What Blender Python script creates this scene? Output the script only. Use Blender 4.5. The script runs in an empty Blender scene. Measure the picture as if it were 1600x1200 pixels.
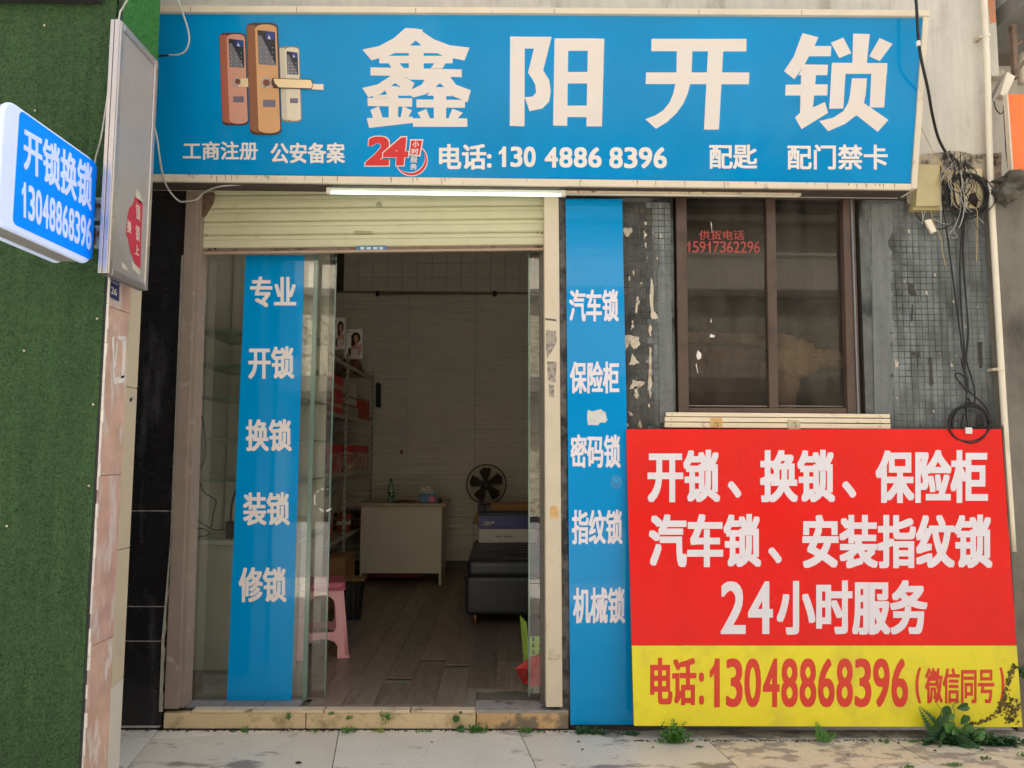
import bpy, math, random
from math import sin, cos, pi, radians as R
from mathutils import Vector as V, Matrix
import mathutils
random.seed(7)
sc = bpy.context.scene
col = sc.collection

# ------------------------------------------------------------------ camera
CAM = V((0, -3.9, 1.35)); YAW, PITCH, ROLL, F = R(.7), R(5.0), R(.28), 1200.0
fw = V((sin(YAW)*cos(PITCH), cos(YAW)*cos(PITCH), sin(PITCH)))
r0 = V((cos(YAW), -sin(YAW), 0)); u0 = r0.cross(fw)
rt = r0*cos(ROLL) + u0*sin(ROLL); up = u0*cos(ROLL) - r0*sin(ROLL)
cd = bpy.data.cameras.new('camera'); cam = bpy.data.objects.new('camera', cd); col.objects.link(cam)
cam.matrix_world = Matrix(((rt.x, up.x, -fw.x, CAM.x), (rt.y, up.y, -fw.y, CAM.y), (rt.z, up.z, -fw.z, CAM.z), (0, 0, 0, 1)))
cd.sensor_width = 36; cd.lens = 36*F/1600; cd.clip_start = .05; cd.clip_end = 300
sc.camera = cam

# ------------------------------------------------------------------ light
w = bpy.data.worlds.new('World'); sc.world = w; w.use_nodes = True
nt = w.node_tree; bg = nt.nodes['Background']
sky = nt.nodes.new('ShaderNodeTexSky'); sky.sky_type = 'NISHITA'; sky.sun_disc = False
SUN_EL, SUN_AZ = R(62), R(18)          # the sun stands behind the shop: its front lies in open shade
sky.sun_elevation = SUN_EL; sky.sun_rotation = SUN_AZ
sky.air_density = 1.0; sky.dust_density = 5.0; sky.ozone_density = 1.0
hz_ = nt.nodes.new('ShaderNodeHueSaturation'); hz_.inputs['Saturation'].default_value = .3      # thin bright haze over the whole sky
nt.links.new(sky.outputs[0], hz_.inputs['Color']); wm = nt.nodes.new('ShaderNodeMix'); wm.data_type = 'RGBA'; wm.blend_type = 'MULTIPLY'; wm.inputs[0].default_value = 1; wm.inputs[7].default_value = (1.03, 1.0, .99, 1)
nt.links.new(hz_.outputs[0], wm.inputs[6]); nt.links.new(wm.outputs[2], bg.inputs[0]); bg.inputs[1].default_value = .15
sl = bpy.data.lights.new('sun', 'SUN'); sl.energy = 5.0; sl.angle = R(.5); sl.color = (1, .97, .93)
so = bpy.data.objects.new('sun', sl); col.objects.link(so)
sd = V((sin(SUN_AZ)*cos(SUN_EL), cos(SUN_AZ)*cos(SUN_EL), sin(SUN_EL)))
so.rotation_euler = sd.to_track_quat('Z', 'Y').to_euler()
vs = sc.view_settings; vs.view_transform = 'Standard'; vs.look = 'None'; vs.gamma = 1; vs.use_curve_mapping = False
vs.exposure = 1.4
sc.cycles.max_bounces = 8; sc.cycles.diffuse_bounces = 7; sc.cycles.transparent_max_bounces = 24
sc.cycles.sample_clamp_indirect = 4

# ------------------------------------------------------------------ helpers
def S(r, g, b):
    return tuple((c/255/12.92 if c/255 < .04045 else ((c/255+.055)/1.055)**2.4) for c in (r, g, b))
def ray(px, py): return fw*F + rt*(px-800) - up*(py-600)
class Surf:
    """A real flat plane (point, normal towards the street)."""
    def __init__(s, p0, n): s.p0 = V(p0); s.n = V(n).normalized()
    def pt(s, px, py, lift=0):
        d = ray(px, py); t = (s.p0-CAM).dot(s.n)/d.dot(s.n)
        return CAM + d*t + s.n*lift
def FY(y): return Surf((0, y, 0), (0, -1, 0))
def at(px, py, y): return FY(y).pt(px, py)
def atz(px, py, z): return Surf((0, 0, z), (0, 0, 1)).pt(px, py)

MATS = {}
def mat(name, base, rough=.6, var=.12, scale=6, stain=None, s_scale=3, s_lo=.55, s_hi=.7, bump=0, b_scale=60, metal=0,
        spec=.5, coat=0, stretch=(1, 1, 1), emit=0, s_amt=1, s_stretch=None, trans=0, streak=0):
    if name in MATS: return MATS[name]
    m = bpy.data.materials.new(name); m.use_nodes = True; MATS[name] = m
    t = m.node_tree; N = t.nodes; L = t.links; b = N['Principled BSDF']
    b.inputs['Roughness'].default_value = rough; b.inputs['Metallic'].default_value = metal
    b.inputs['Specular IOR Level'].default_value = spec
    if coat: b.inputs['Coat Weight'].default_value = coat; b.inputs['Coat Roughness'].default_value = .06
    tc = N.new('ShaderNodeNewGeometry')
    def noise(sca, st, det=5):
        mp = N.new('ShaderNodeMapping'); mp.inputs['Scale'].default_value = st
        L.new(tc.outputs['Position'], mp.inputs[0])
        n = N.new('ShaderNodeTexNoise'); n.inputs['Scale'].default_value = sca; n.inputs['Detail'].default_value = det
        n.inputs['Roughness'].default_value = .6
        L.new(mp.outputs[0], n.inputs['Vector']); return n.outputs[0]
    def ramp(src, lo, hi, a, c):
        r_ = N.new('ShaderNodeMapRange'); r_.inputs[1].default_value = lo; r_.inputs[2].default_value = hi
        r_.inputs[3].default_value = a; r_.inputs[4].default_value = c; L.new(src, r_.inputs[0]); return r_.outputs[0]
    hs = N.new('ShaderNodeHueSaturation'); hs.inputs['Color'].default_value = (*base, 1)
    L.new(ramp(noise(scale, stretch), .3, .7, 1-var, 1+var), hs.inputs['Value'])
    out = hs.outputs[0]
    if streak:
        h2 = N.new('ShaderNodeHueSaturation'); L.new(out, h2.inputs['Color'])
        L.new(ramp(noise(9, (3, 3, .25)), .35, .65, 1-streak, 1+streak), h2.inputs['Value']); out = h2.outputs[0]
    if stain:
        mx = N.new('ShaderNodeMix'); mx.data_type = 'RGBA'
        L.new(ramp(noise(s_scale, s_stretch or (1, 1, 1), 8), s_lo, s_hi, 0, s_amt), mx.inputs[0])
        L.new(out, mx.inputs[6]); mx.inputs[7].default_value = (*stain, 1); out = mx.outputs[2]
    L.new(out, b.inputs['Base Color'])
    if emit:
        L.new(out, b.inputs['Emission Color']); b.inputs['Emission Strength'].default_value = emit
    if rough > .05:
        L.new(ramp(noise(scale*2.3, (1, 1, 1)), .3, .7, max(.02, rough*.8), min(1, rough*1.2)), b.inputs['Roughness'])
    if bump:
        bp = N.new('ShaderNodeBump'); bp.inputs['Strength'].default_value = min(1, bump); bp.inputs['Distance'].default_value = .004
        L.new(noise(b_scale, stretch), bp.inputs['Height']); L.new(bp.outputs[0], b.inputs['Normal'])
    return m
def glass(name, tint, refl=1.0, rough=0.0, haze=0.0, hazecol=(.3, .3, .28), ior=1.5):
    m = bpy.data.materials.new(name); m.use_nodes = True; MATS[name] = m
    t = m.node_tree; N = t.nodes; L = t.links; N.remove(N['Principled BSDF'])
    tr = N.new('ShaderNodeBsdfTransparent'); tr.inputs[0].default_value = (*tint, 1)
    gl = N.new('ShaderNodeBsdfGlossy'); gl.inputs['Roughness'].default_value = rough
    fr = N.new('ShaderNodeFresnel'); fr.inputs[0].default_value = ior
    mu = N.new('ShaderNodeMath'); mu.operation = 'MULTIPLY'; mu.inputs[1].default_value = refl; mu.use_clamp = True
    L.new(fr.outputs[0], mu.inputs[0])
    mx = N.new('ShaderNodeMixShader'); L.new(mu.outputs[0], mx.inputs[0]); L.new(tr.outputs[0], mx.inputs[1]); L.new(gl.outputs[0], mx.inputs[2])
    last = mx.outputs[0]
    if haze:
        df = N.new('ShaderNodeBsdfDiffuse'); df.inputs[0].default_value = (*hazecol, 1)
        no = N.new('ShaderNodeTexNoise'); no.inputs['Scale'].default_value = 5; no.inputs['Detail'].default_value = 8
        g = N.new('ShaderNodeNewGeometry'); mp = N.new('ShaderNodeMapping'); mp.inputs['Scale'].default_value = (2, 2, .5)
        L.new(g.outputs['Position'], mp.inputs[0]); L.new(mp.outputs[0], no.inputs['Vector'])
        mr = N.new('ShaderNodeMapRange'); mr.inputs[1].default_value = .3; mr.inputs[2].default_value = .75
        mr.inputs[3].default_value = haze*.4; mr.inputs[4].default_value = haze*1.5; L.new(no.outputs[0], mr.inputs[0])
        m2 = N.new('ShaderNodeMixShader'); L.new(mr.outputs[0], m2.inputs[0]); L.new(last, m2.inputs[1]); L.new(df.outputs[0], m2.inputs[2]); last = m2.outputs[0]
    L.new(last, N['Material Output'].inputs[0]); return m

def root_off(o):
    t = V((0, 0, 0))
    while o is not None: t += o.location; o = o.parent
    return t
def tag(o, label=None, cat=None, group=None, kind=None):
    for k, v_ in (('label', label), ('category', cat), ('group', group), ('kind', kind)):
        if v_: o[k] = v_
    return o
def thing(name, label, cat, loc=(0, 0, 0), group=None, kind=None):
    o = bpy.data.objects.new(name, None); o.empty_display_size = .1; o.location = V(loc); col.objects.link(o)
    return tag(o, label, cat, group, kind)
def struct(name, loc=(0, 0, 0)):
    o = bpy.data.objects.new(name, None); o.location = V(loc); col.objects.link(o); o['kind'] = 'structure'; return o

class MB:
    def __init__(s): s.v = []; s.f = []; s.m = []; s.cur = 0; s.mats = []
    def use(s, m):
        if m not in s.mats: s.mats.append(m)
        s.cur = s.mats.index(m); return s
    def add(s, vs_, fs):
        o = len(s.v); s.v += [V(p) for p in vs_]; s.f += [tuple(i+o for i in f) for f in fs]; s.m += [s.cur]*len(fs); return s
    def box(s, a, b):
        x0, x1 = sorted((a[0], b[0])); y0, y1 = sorted((a[1], b[1])); z0, z1 = sorted((a[2], b[2]))
        return s.add([(x0, y0, z0), (x1, y0, z0), (x1, y1, z0), (x0, y1, z0), (x0, y0, z1), (x1, y0, z1), (x1, y1, z1), (x0, y1, z1)],
                     [(0, 3, 2, 1), (4, 5, 6, 7), (0, 1, 5, 4), (1, 2, 6, 5), (2, 3, 7, 6), (3, 0, 4, 7)])
    def poly(s, pts): return s.add(pts, [tuple(range(len(pts)))])
    def prism(s, pts, d):
        """closed solid: polygon pts swept by vector d"""
        n = len(pts); pts = [V(p) for p in pts]; d = V(d)
        return s.add(pts + [p+d for p in pts], [tuple(range(n)), tuple(range(2*n-1, n-1, -1))] + [(i, i+n, (i+1) % n+n, (i+1) % n) for i in range(n)])
    def tube(s, pts, r, n=8, cap=True, smooth_pts=0):
        pts = [V(p) for p in pts]
        if smooth_pts: pts = catmull(pts, smooth_pts)
        rs = r if isinstance(r, (list, tuple)) else [r]*len(pts)
        if len(rs) != len(pts): rs = [rs[0] + (rs[-1]-rs[0])*i/(len(pts)-1) for i in range(len(pts))]
        o = len(s.v); prev = None
        for i, p in enumerate(pts):
            t = (pts[min(i+1, len(pts)-1)]-pts[max(i-1, 0)])
            if t.length < 1e-7: t = V((0, 0, 1))
            t.normalize()
            if prev is None:
                a = t.cross(V((0, 0, 1)) if abs(t.z) < .9 else V((1, 0, 0))).normalized()
            else:
                a = (prev - t*prev.dot(t)); a = a.normalized() if a.length > 1e-6 else t.orthogonal().normalized()
            prev = a; b = t.cross(a)
            for k in range(n): s.v.append(p + (a*cos(2*pi*k/n)+b*sin(2*pi*k/n))*rs[i])
        for i in range(len(pts)-1):
            for k in range(n):
                s.f.append((o+i*n+k, o+i*n+(k+1) % n, o+(i+1)*n+(k+1) % n, o+(i+1)*n+k)); s.m.append(s.cur)
        if cap:
            s.f.append(tuple(o+k for k in reversed(range(n)))); s.f.append(tuple(o+(len(pts)-1)*n+k for k in range(n))); s.m += [s.cur]*2
        return s
    def lathe(s, prof, c, n=20, axis='z'):
        c = V(c); o = len(s.v)
        for r_, h in prof:
            for k in range(n):
                a = 2*pi*k/n
                s.v.append(c + (V((r_*cos(a), r_*sin(a), h)) if axis == 'z' else V((r_*cos(a), h, r_*sin(a)))))
        for i in range(len(prof)-1):
            for k in range(n):
                s.f.append((o+i*n+k, o+i*n+(k+1) % n, o+(i+1)*n+(k+1) % n, o+(i+1)*n+k)); s.m.append(s.cur)
        s.f.append(tuple(o+k for k in reversed(range(n)))); s.f.append(tuple(o+(len(prof)-1)*n+k for k in range(n))); s.m += [s.cur]*2
        return s
    def build(s, name, m=None, parent=None, smooth=False, bevel=0, seg=2, solid=0, **tg):
        off = root_off(parent) if parent is not None else V((sum(p.x for p in s.v)/len(s.v), sum(p.y for p in s.v)/len(s.v), min(p.z for p in s.v)))
        me = bpy.data.meshes.new(name); me.from_pydata([p-off for p in s.v], [], s.f)
        for mm in (s.mats or [m]): me.materials.append(mm)
        if s.mats: me.polygons.foreach_set('material_index', s.m)
        if smooth: me.polygons.foreach_set('use_smooth', [True]*len(me.polygons))
        me.update()
        o = bpy.data.objects.new(name, me); col.objects.link(o)
        if parent is not None: o.parent = parent
        else: o.location = off
        if solid:
            md = o.modifiers.new('s', 'SOLIDIFY'); md.thickness = solid; md.offset = 0
        if bevel:
            md = o.modifiers.new('b', 'BEVEL'); md.width = bevel; md.segments = seg; md.limit_method = 'ANGLE'; md.angle_limit = R(40)
        return tag(o, **tg)
def catmull(p, k=8):
    q = [p[0]*2-p[1]] + list(p) + [p[-1]*2-p[-2]]; out = []
    for i in range(1, len(q)-2):
        for j in range(k):
            t = j/k; a, b, c, d = q[i-1], q[i], q[i+1], q[i+2]
            out.append(.5*((2*b)+(c-a)*t+(2*a-5*b+4*c-d)*t*t+(3*b-a-3*c+d)*t**3))
    out.append(p[-1]); return out
def jag(pts, amp, n=3):
    """ragged outline through picture-like 2-D points"""
    out = []
    for i in range(len(pts)):
        a, b = pts[i], pts[(i+1) % len(pts)]
        for j in range(n):
            t = j/n; out.append((a[0]+(b[0]-a[0])*t+random.uniform(-amp, amp), a[1]+(b[1]-a[1])*t+random.uniform(-amp, amp)))
    return out
def rects(px0, py0, px1, py1): return [(px0, py0), (px1, py0), (px1, py1), (px0, py1)]
def sheet(name, S_, quad, m, parent=None, lift=0, th=.002, bevel=0, **tg):
    """thin solid on surface S_ : back at lift, front at lift+th"""
    b = MB().prism([S_.pt(x, y, lift+th) for x, y in quad], -S_.n*th)
    return b.build(name, m, parent, bevel=bevel, **tg)

# --- lettering -------------------------------------------------------
TC = {}
def glyphs(s, res=4):
    if (s, res) in TC: return TC[(s, res)]
    c = bpy.data.curves.new('t', 'FONT'); c.body = s; c.resolution_u = res; c.fill_mode = 'FRONT'
    o = bpy.data.objects.new('t', c); col.objects.link(o)
    dg = bpy.context.evaluated_depsgraph_get(); dg.update()
    me = bpy.data.meshes.new_from_object(o.evaluated_get(dg))
    vs_ = [v.co.copy() for v in me.vertices]; fs = [tuple(p.vertices) for p in me.polygons]
    col.objects.unlink(o); bpy.data.objects.remove(o); bpy.data.curves.remove(c); bpy.data.meshes.remove(me)
    x0 = min(v.x for v in vs_); x1 = max(v.x for v in vs_); y0 = min(v.y for v in vs_); y1 = max(v.y for v in vs_)
    TC[(s, res)] = ([((v.x-x0)/(x1-x0), (v.y-y0)/max(1e-6, y1-y0)) for v in vs_], fs); return TC[(s, res)]
ONE = ([(.42, 0), (.72, 0), (.72, 1), (.48, 1), (.40, .86), (.14, .74), (.14, .60), (.42, .70)], [(0, 1, 2, 3, 4, 7), (4, 5, 6, 7)])
def text_into(b, s, corners, n, dil=(0, 0), lift=.001, shear=0, rings=1, plain=False):
    tl, tr, br, bl = corners
    if s.isdigit() and (len(s) > 1 or s == '1') and not plain:
        m = len(s)
        for i, ch in enumerate(s):
            a, c = (i+.045)/m, (i+.955)/m
            q = [tl.lerp(tr, a), tl.lerp(tr, c), bl.lerp(br, c), bl.lerp(br, a)]
            text_into(b, ch, q, n, dil, lift, shear, rings, True)
        return
    if s == '1': TC[('1', 4)] = ONE; dil = (dil[0]*.5, 0)
    ux = (tr-tl+br-bl)*.5; uz = (tl-bl+tr-br)*.5; wx, wz = ux.length, uz.length
    ux.normalize(); uz.normalize(); g, fs = glyphs(s); dx, dz = dil
    ofs = [(0, 0)]
    for q in range(1, rings+1):
        k = q/rings
        ofs += [(a*k, c*k) for a in (-1, 0, 1) for c in (-1, 0, 1) if (a or c)]
    if not dx and not dz: ofs = [(0, 0)]
    for i, (a, c) in enumerate(ofs):
        pts = []
        for gx, gy in g:
            gx2 = (gx*(wx-2*dx)+dx)/wx; gy2 = (gy*(wz-2*dz)+dz)/wz
            p = (bl*(1-gx2)+br*gx2)*(1-gy2) + (tl*(1-gx2)+tr*gx2)*gy2
            pts.append(p + ux*(a*dx+shear*(gy-.5)*wz) + uz*(c*dz) + n*(lift+i*.00006))
        b.add(pts, fs)
def lettering(s, S_, quad, m, parent, dil=(0, 0), lift=.001, name='lettering', rings=1, shear=0):
    if len(quad) == 4 and not isinstance(quad[0], tuple): quad = rects(*quad)
    b = MB(); text_into(b, s, [S_.pt(x, y) for x, y in quad], S_.n, dil, lift, shear, rings)
    return b.build(name, m, parent)

# ------------------------------------------------------------------ palette
WHITE = mat('white_vinyl', S(228, 220, 214), .45, .03, 4)
WHITE2 = mat('white_print', S(226, 220, 226), .4, .03, 4)
RED = mat('red_print', S(232, 30, 26), .25, .05, 2, spec=.22, bump=.10, b_scale=1.6, stretch=(1.5, 1, .6), stain=S(206, 40, 34), s_scale=2, s_lo=.45, s_hi=.8, s_amt=.6)
RED_T = mat('red_ink', S(216, 58, 38), .4, .05, 8)
YEL = mat('yellow_print', S(232, 218, 50), .28, .05, 2, spec=.3, stain=S(196, 176, 70), s_scale=5, s_lo=.5, s_hi=.75, s_amt=.7, bump=.08, b_scale=2)
BLUE = mat('blue_flex', (.0, .255, .58), .14, .10, 1.6, spec=.22, stain=S(80, 165, 200), s_scale=2.4, s_lo=.54, s_hi=.8, s_amt=.34, bump=.10, b_scale=12, stretch=(1, 1, .3))  # pale cloudy patches paint soft reflections into the blue face
BLUE2 = mat('blue_acrylic', (.0, .27, .62), .05, .03, 2, spec=.26, bump=.06, b_scale=3)
CREAM = mat('cream_metal', S(218, 206, 184), .45, .06, 5, stain=S(120, 96, 70), s_scale=14, s_lo=.63, s_hi=.74, s_amt=.8)
CREAM2 = mat('cream_post', S(206, 192, 168), .5, .05, 8, stain=S(140, 120, 90), s_scale=18, s_lo=.64, s_hi=.75, s_amt=.8, s_stretch=(1, 1, .4))
TAUPE = mat('taupe_painted_frame', S(138, 122, 108), .5, .08, 10, stain=S(170, 158, 145), s_scale=16, s_lo=.6, s_hi=.7, s_amt=.7)
SHUT = mat('shutter_cream', S(196, 192, 158), .45, .05, 5, stain=S(150, 138, 96), s_scale=9, s_lo=.62, s_hi=.8, s_amt=.6)
RUST = mat('rusty_steel', S(126, 104, 88), .6, .2, 20, stain=S(80, 50, 34), s_scale=20, s_lo=.5, s_hi=.65)
ALU = mat('brushed_aluminium', S(205, 196, 190), .32, .06, 10, metal=.85)
ALUG = mat('grey_aluminium', S(120, 124, 130), .4, .08, 10, metal=.6)
GRAN = mat('black_granite', S(30, 29, 30), .25, .25, 8, stain=S(96, 94, 96), s_scale=6, s_lo=.55, s_hi=.85, s_amt=.7, s_stretch=(2, 2, .35))
GREY_T = mat('grey_painted_mosaic', S(112, 117, 116), .6, .2, 7, stain=S(50, 49, 45), s_scale=4.6, s_lo=.46, s_hi=.66, s_amt=.9, bump=.5, b_scale=90, streak=.28, s_stretch=(1.2, 1.2, .55))
DARK_T = mat('sooty_mosaic', S(74, 72, 68), .6, .3, 9, stain=S(24, 23, 22), s_scale=7, s_lo=.45, s_hi=.62, s_amt=.9, bump=.4, b_scale=90)
GROUT = mat('dark_grout', S(98, 101, 98), .9, .3, 12, stain=S(30, 30, 29), s_scale=2.6, s_lo=.5, s_hi=.6)
PLAS = mat('dirty_cream_render', S(202, 197, 184), .85, .09, 3, stain=S(112, 98, 78), s_scale=3.0, s_lo=.56, s_hi=.78, s_amt=.75, bump=.5, b_scale=50, s_stretch=(1.6, 1.6, .5), streak=.06)
PLAS_D = mat('mouldy_render', S(172, 160, 138), .9, .15, 9, stain=S(44, 38, 32), s_scale=12, s_lo=.47, s_hi=.6, s_amt=.95, bump=.8, b_scale=40)
CONC = mat('grey_concrete', S(124, 118, 106), .9, .16, 5, stain=S(58, 54, 48), s_scale=3, s_lo=.5, s_hi=.75, s_amt=.8, bump=.6, b_scale=30, s_stretch=(1.5, 1.5, .6))
MORT = mat('grey_mortar', S(104, 100, 96), .9, .25, 20, stain=S(54, 50, 50), s_scale=14, s_lo=.45, s_hi=.6, bump=1, b_scale=40)
PVC = mat('white_pvc', S(232, 222, 200), .35, .05, 4, stain=S(170, 150, 120), s_scale=9, s_lo=.62, s_hi=.78, s_amt=.6, s_stretch=(1, 1, .3))
BLK = mat('black_rubber', S(26, 24, 24), .45, .2, 30)
WCAB = mat('white_cable', S(196, 194, 184), .5, .06, 10)
BROWN = mat('bronze_aluminium', S(84, 64, 53), .4, .12, 8, stain=S(60, 44, 36), s_scale=7, s_lo=.5, s_hi=.7)
BROWN_D = mat('dark_bronze', S(48, 40, 36), .5, .15, 8)

# ================================================================== SETTING
ZF = .095       # shop floor level
TH = R(8.2)
tu = V((cos(TH), sin(TH), 0)); tv = V((-sin(TH), cos(TH), 0))
pav = struct('pavement', (0, -1.6, 0))
MB().box((-9, -4.0, -.3), (9, .0, -.012)).build('pavement_bed', mat('pavement_bed', S(92, 86, 76), .9, .2, 12), pav)
PAV_M = [mat('paving_stone_a', S(214, 208, 194), .42, .07, 3, stain=S(104, 96, 92), s_scale=3.2, s_lo=.56, s_hi=.63, s_amt=.55, bump=.12, s_stretch=(1, 2, 1)),
         mat('paving_stone_b', S(208, 201, 184), .38, .07, 2.2, stain=S(96, 90, 86), s_scale=2.4, s_lo=.57, s_hi=.62, s_amt=.75, bump=.2, s_stretch=(1, 2.3, 1)),
         mat('paving_stone_worn', S(210, 198, 172), .5, .08, 4, stain=S(126, 118, 114), s_scale=7.5, s_lo=.50, s_hi=.56, s_amt=.7, bump=.3, s_stretch=(1, 1.7, 1)),
         mat('paving_stone_pale', S(206, 198, 180), .45, .05, 5, stain=S(140, 130, 116), s_scale=6, s_lo=.6, s_hi=.75, s_amt=.5)]
o0 = atz(530, 1140, 0)
cj = atz(1500, 1191, 0)                     # a cross joint passes here
vj = (cj-o0).dot(tv)
TW = .862; TD = .80
for i in range(-5, 7):
    for j in range(-4, 3):
        u_a, u_b = i*TW+.002, (i+1)*TW-.002
        v_a, v_b = vj+j*TD+.002, vj+(j+1)*TD-.002
        c = o0 + tu*((u_a+u_b)/2) + tv*((v_a+v_b)/2)
        if abs(c.x) > 4.3: continue
        def clipY(P): 
            # clip polygon against Y <= -0.03 (front of the shop)
            out = []
            for k in range(len(P)):
                a, b = P[k], P[(k+1) % len(P)]
                ia, ib = a.y <= -.035, b.y <= -.035
                if ia: out.append(a)
                if ia != ib: t = (-.035-a.y)/(b.y-a.y); out.append(a+(b-a)*t)
            return out
        P = clipY([o0+tu*u_a+tv*v_a, o0+tu*u_b+tv*v_a, o0+tu*u_b+tv*v_b, o0+tu*u_a+tv*v_b])
        P = [V((p.x, p.y, 0)) for p in P]
        if len(P) < 3: continue
        k = 2 if i in (2, 3) and j == 0 else (3 if (j == -1 and i == 4) else (i+j) % 2)
        if i == 3 and j == -1: k = 2
        dz = random.uniform(-.0015, .0015)
        MB().prism([p+V((0, 0, dz)) for p in reversed(P)], (0, 0, -.011)).build('paving_stone', PAV_M[k], pav, bevel=.0015, seg=1)

road = MB().box((-40, -40, -.4), (40, -4.0, -.13)).build('road', mat('concrete_road', (.24, .235, .225), .9, .15, 40, bump=.6, b_scale=200), kind='structure')
gnd = MB().box((-60, -60, -.8), (60, 60, -.42)).build('ground', mat('ground', (.16, .14, .11), .95), kind='structure')
kb = thing('kerb', 'pale stone kerb between the pavement and the street', 'kerb', (0, -4.1, -.13))
for i in range(-8, 8): MB().box((i*1.0+.003, -4.15, -.13), (i*1.0+.997, -4.002, .002)).build('kerb_stone', PAV_M[3], kb, bevel=.01)

# ------------------------------------------------------------------ shop building
JLx0 = at(291, 300, 0).x; JLb = at(283, 1100, 0).x     # left jamb
XL = at(300, 800, 0).x                                 # left edge of the opening
XR = at(851, 700, 0).x                                 # right edge of the opening
bld = thing('shop_building', 'grey shop building front with a doorway, a window and a dirty cream upper wall', 'building', (0, 0, 0))
ZT = 2.745      # lintel / top of the tiled wall
WX0, WX1 = at(1055, 500, 0).x, at(1350, 500, 0).x
WZ1, WZ0 = at(1200, 308, 0).z, at(1200, 648, 0).z
RX1 = at(1568, 600, 0).x
BX0 = -6.0
# core masses
core = MB()
core.box((BX0, .02, 0), (-1.86, 5.0, 6.2))
core.box((XR+.02, .02, 0), (WX0, .16, ZT)); core.box((WX1, .02, 0), (RX1, .16, ZT)); core.box((WX0, .02, 0), (WX1, .16, WZ0)); core.box((WX0, .02, WZ1), (WX1, .16, ZT))
core.build('wall_core', mat('wall_core', S(90, 86, 80), .9), bld)
UW = at(1537, 100, 0).x
b = MB().box((BX0, .0, ZT+.002), (UW, .2, 6.2))
b.build('upper_wall', PLAS, bld)
MB().box((BX0, .21, 3.7), (6, 5.2, 6.2)).build('roof', mat('roof_mass', S(120, 112, 100), .9), bld)
MB().box((RX1+.001, .55, 0), (7, .8, 6.2)).build('side_wall', PLAS, bld)
MB().box((UW+.002, .06, at(1550, 110, 0).z), (UW+.12, .5, 6.2)).build('pilaster', PLAS, bld)
# mouldy ledge under the upper wall
bz0, bz1 = at(1500, 318, 0).z, at(1500, 250, 0).z
P_ = [(1415, 250), (1440, 243), (1465, 240), (1490, 237), (1520, 243), (1562, 240), (1562, 320), (1415, 320)]
sheet('stained_band', FY(0), P_, PLAS_D, bld, .002, .012)
# lintel (dark) above window
MB().box((XR+.02, -.012, at(1200, 311, 0).z), (at(1420, 300, 0).x, .0, ZT)).build('lintel', mat('dark_lintel', S(52, 50, 48), .8, .2, 10), bld)

# granite cladding at the left
SG = FY(.0)
gx0 = -2.6; gtop = at(250, 300, 0).z
zs = [0.01, at(240, 1001, 0).z, at(240, 947, 0).z, at(240, 798, 0).z, gtop+.12]
for k in range(4):
    xr_t = at(292 if k == 3 else 262, 300 if k == 3 else 900, -.01).x
    xr0 = at(262 - (7-2*k), 1100-110*k, -.01).x
    za, zb = zs[k]+.002, zs[k+1]-.002
    xa = at(256+ (1137-1000)*.04, 1000, -.01).x
    f = lambda z: at(0, 0, 0) and None
    def gx(z):   # right edge of the cladding leans with the frame
        p0 = at(291, 310, -.01); p1 = at(254, 1110, -.01); t = (z-p1.z)/(p0.z-p1.z); return p1.x+(p0.x-p1.x)*t
    tilt = .018 if k == 1 else 0
    MB().prism([(gx0, -.012, za), (gx(za), -.012, za), (gx(zb), -.012, zb+tilt*0), (gx0, -.012, zb)], (0, .03, 0)).build('granite_slab', GRAN, bld, bevel=.001, seg=1)
MB().box((gx0, -.008, 0), (-1.66, .03, 2.6)).build('granite_backing', mat('pale_joint', S(206, 202, 196), .9), bld)
# torn mortar line between granite and frame
def strip(name, S_, left, right, m, parent, lift, th, amp=0, n=24, **tg):
    """irregular vertical band between two picture-space edge polylines on a real plane"""
    def lerp(poly, t):
        y0, y1 = poly[0][1], poly[-1][1]; y = y0+(y1-y0)*t
        for (xa, ya), (xb, yb) in zip(poly, poly[1:]):
            if ya <= y <= yb: return xa+(xb-xa)*(y-ya)/(yb-ya), y
        return poly[-1]
    L_ = []; R_ = []
    for i in range(n+1):
        t = i/n; a = lerp(left, t); c = lerp(right, t)
        L_.append((a[0]+random.uniform(-amp, amp)*.0, a[1])); R_.append((c[0]+random.uniform(-amp, amp), c[1]))
    b = MB()
    for i in range(n):
        b.prism([S_.pt(*L_[i], lift+th), S_.pt(*R_[i], lift+th), S_.pt(*R_[i+1], lift+th), S_.pt(*L_[i+1], lift+th)], -S_.n*th)
    return b.build(name, m, parent, **tg)
strip('mortar_edge', FY(0), [(286, 400), (268, 850), (255, 1000), (251, 1110)], [(289.5, 400), (275, 780), (260, 1000), (256, 1110)],
      mat('white_mortar', S(176, 170, 158), .9, .15, 30), bld, .013, .006, 1.2, 60)

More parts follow.
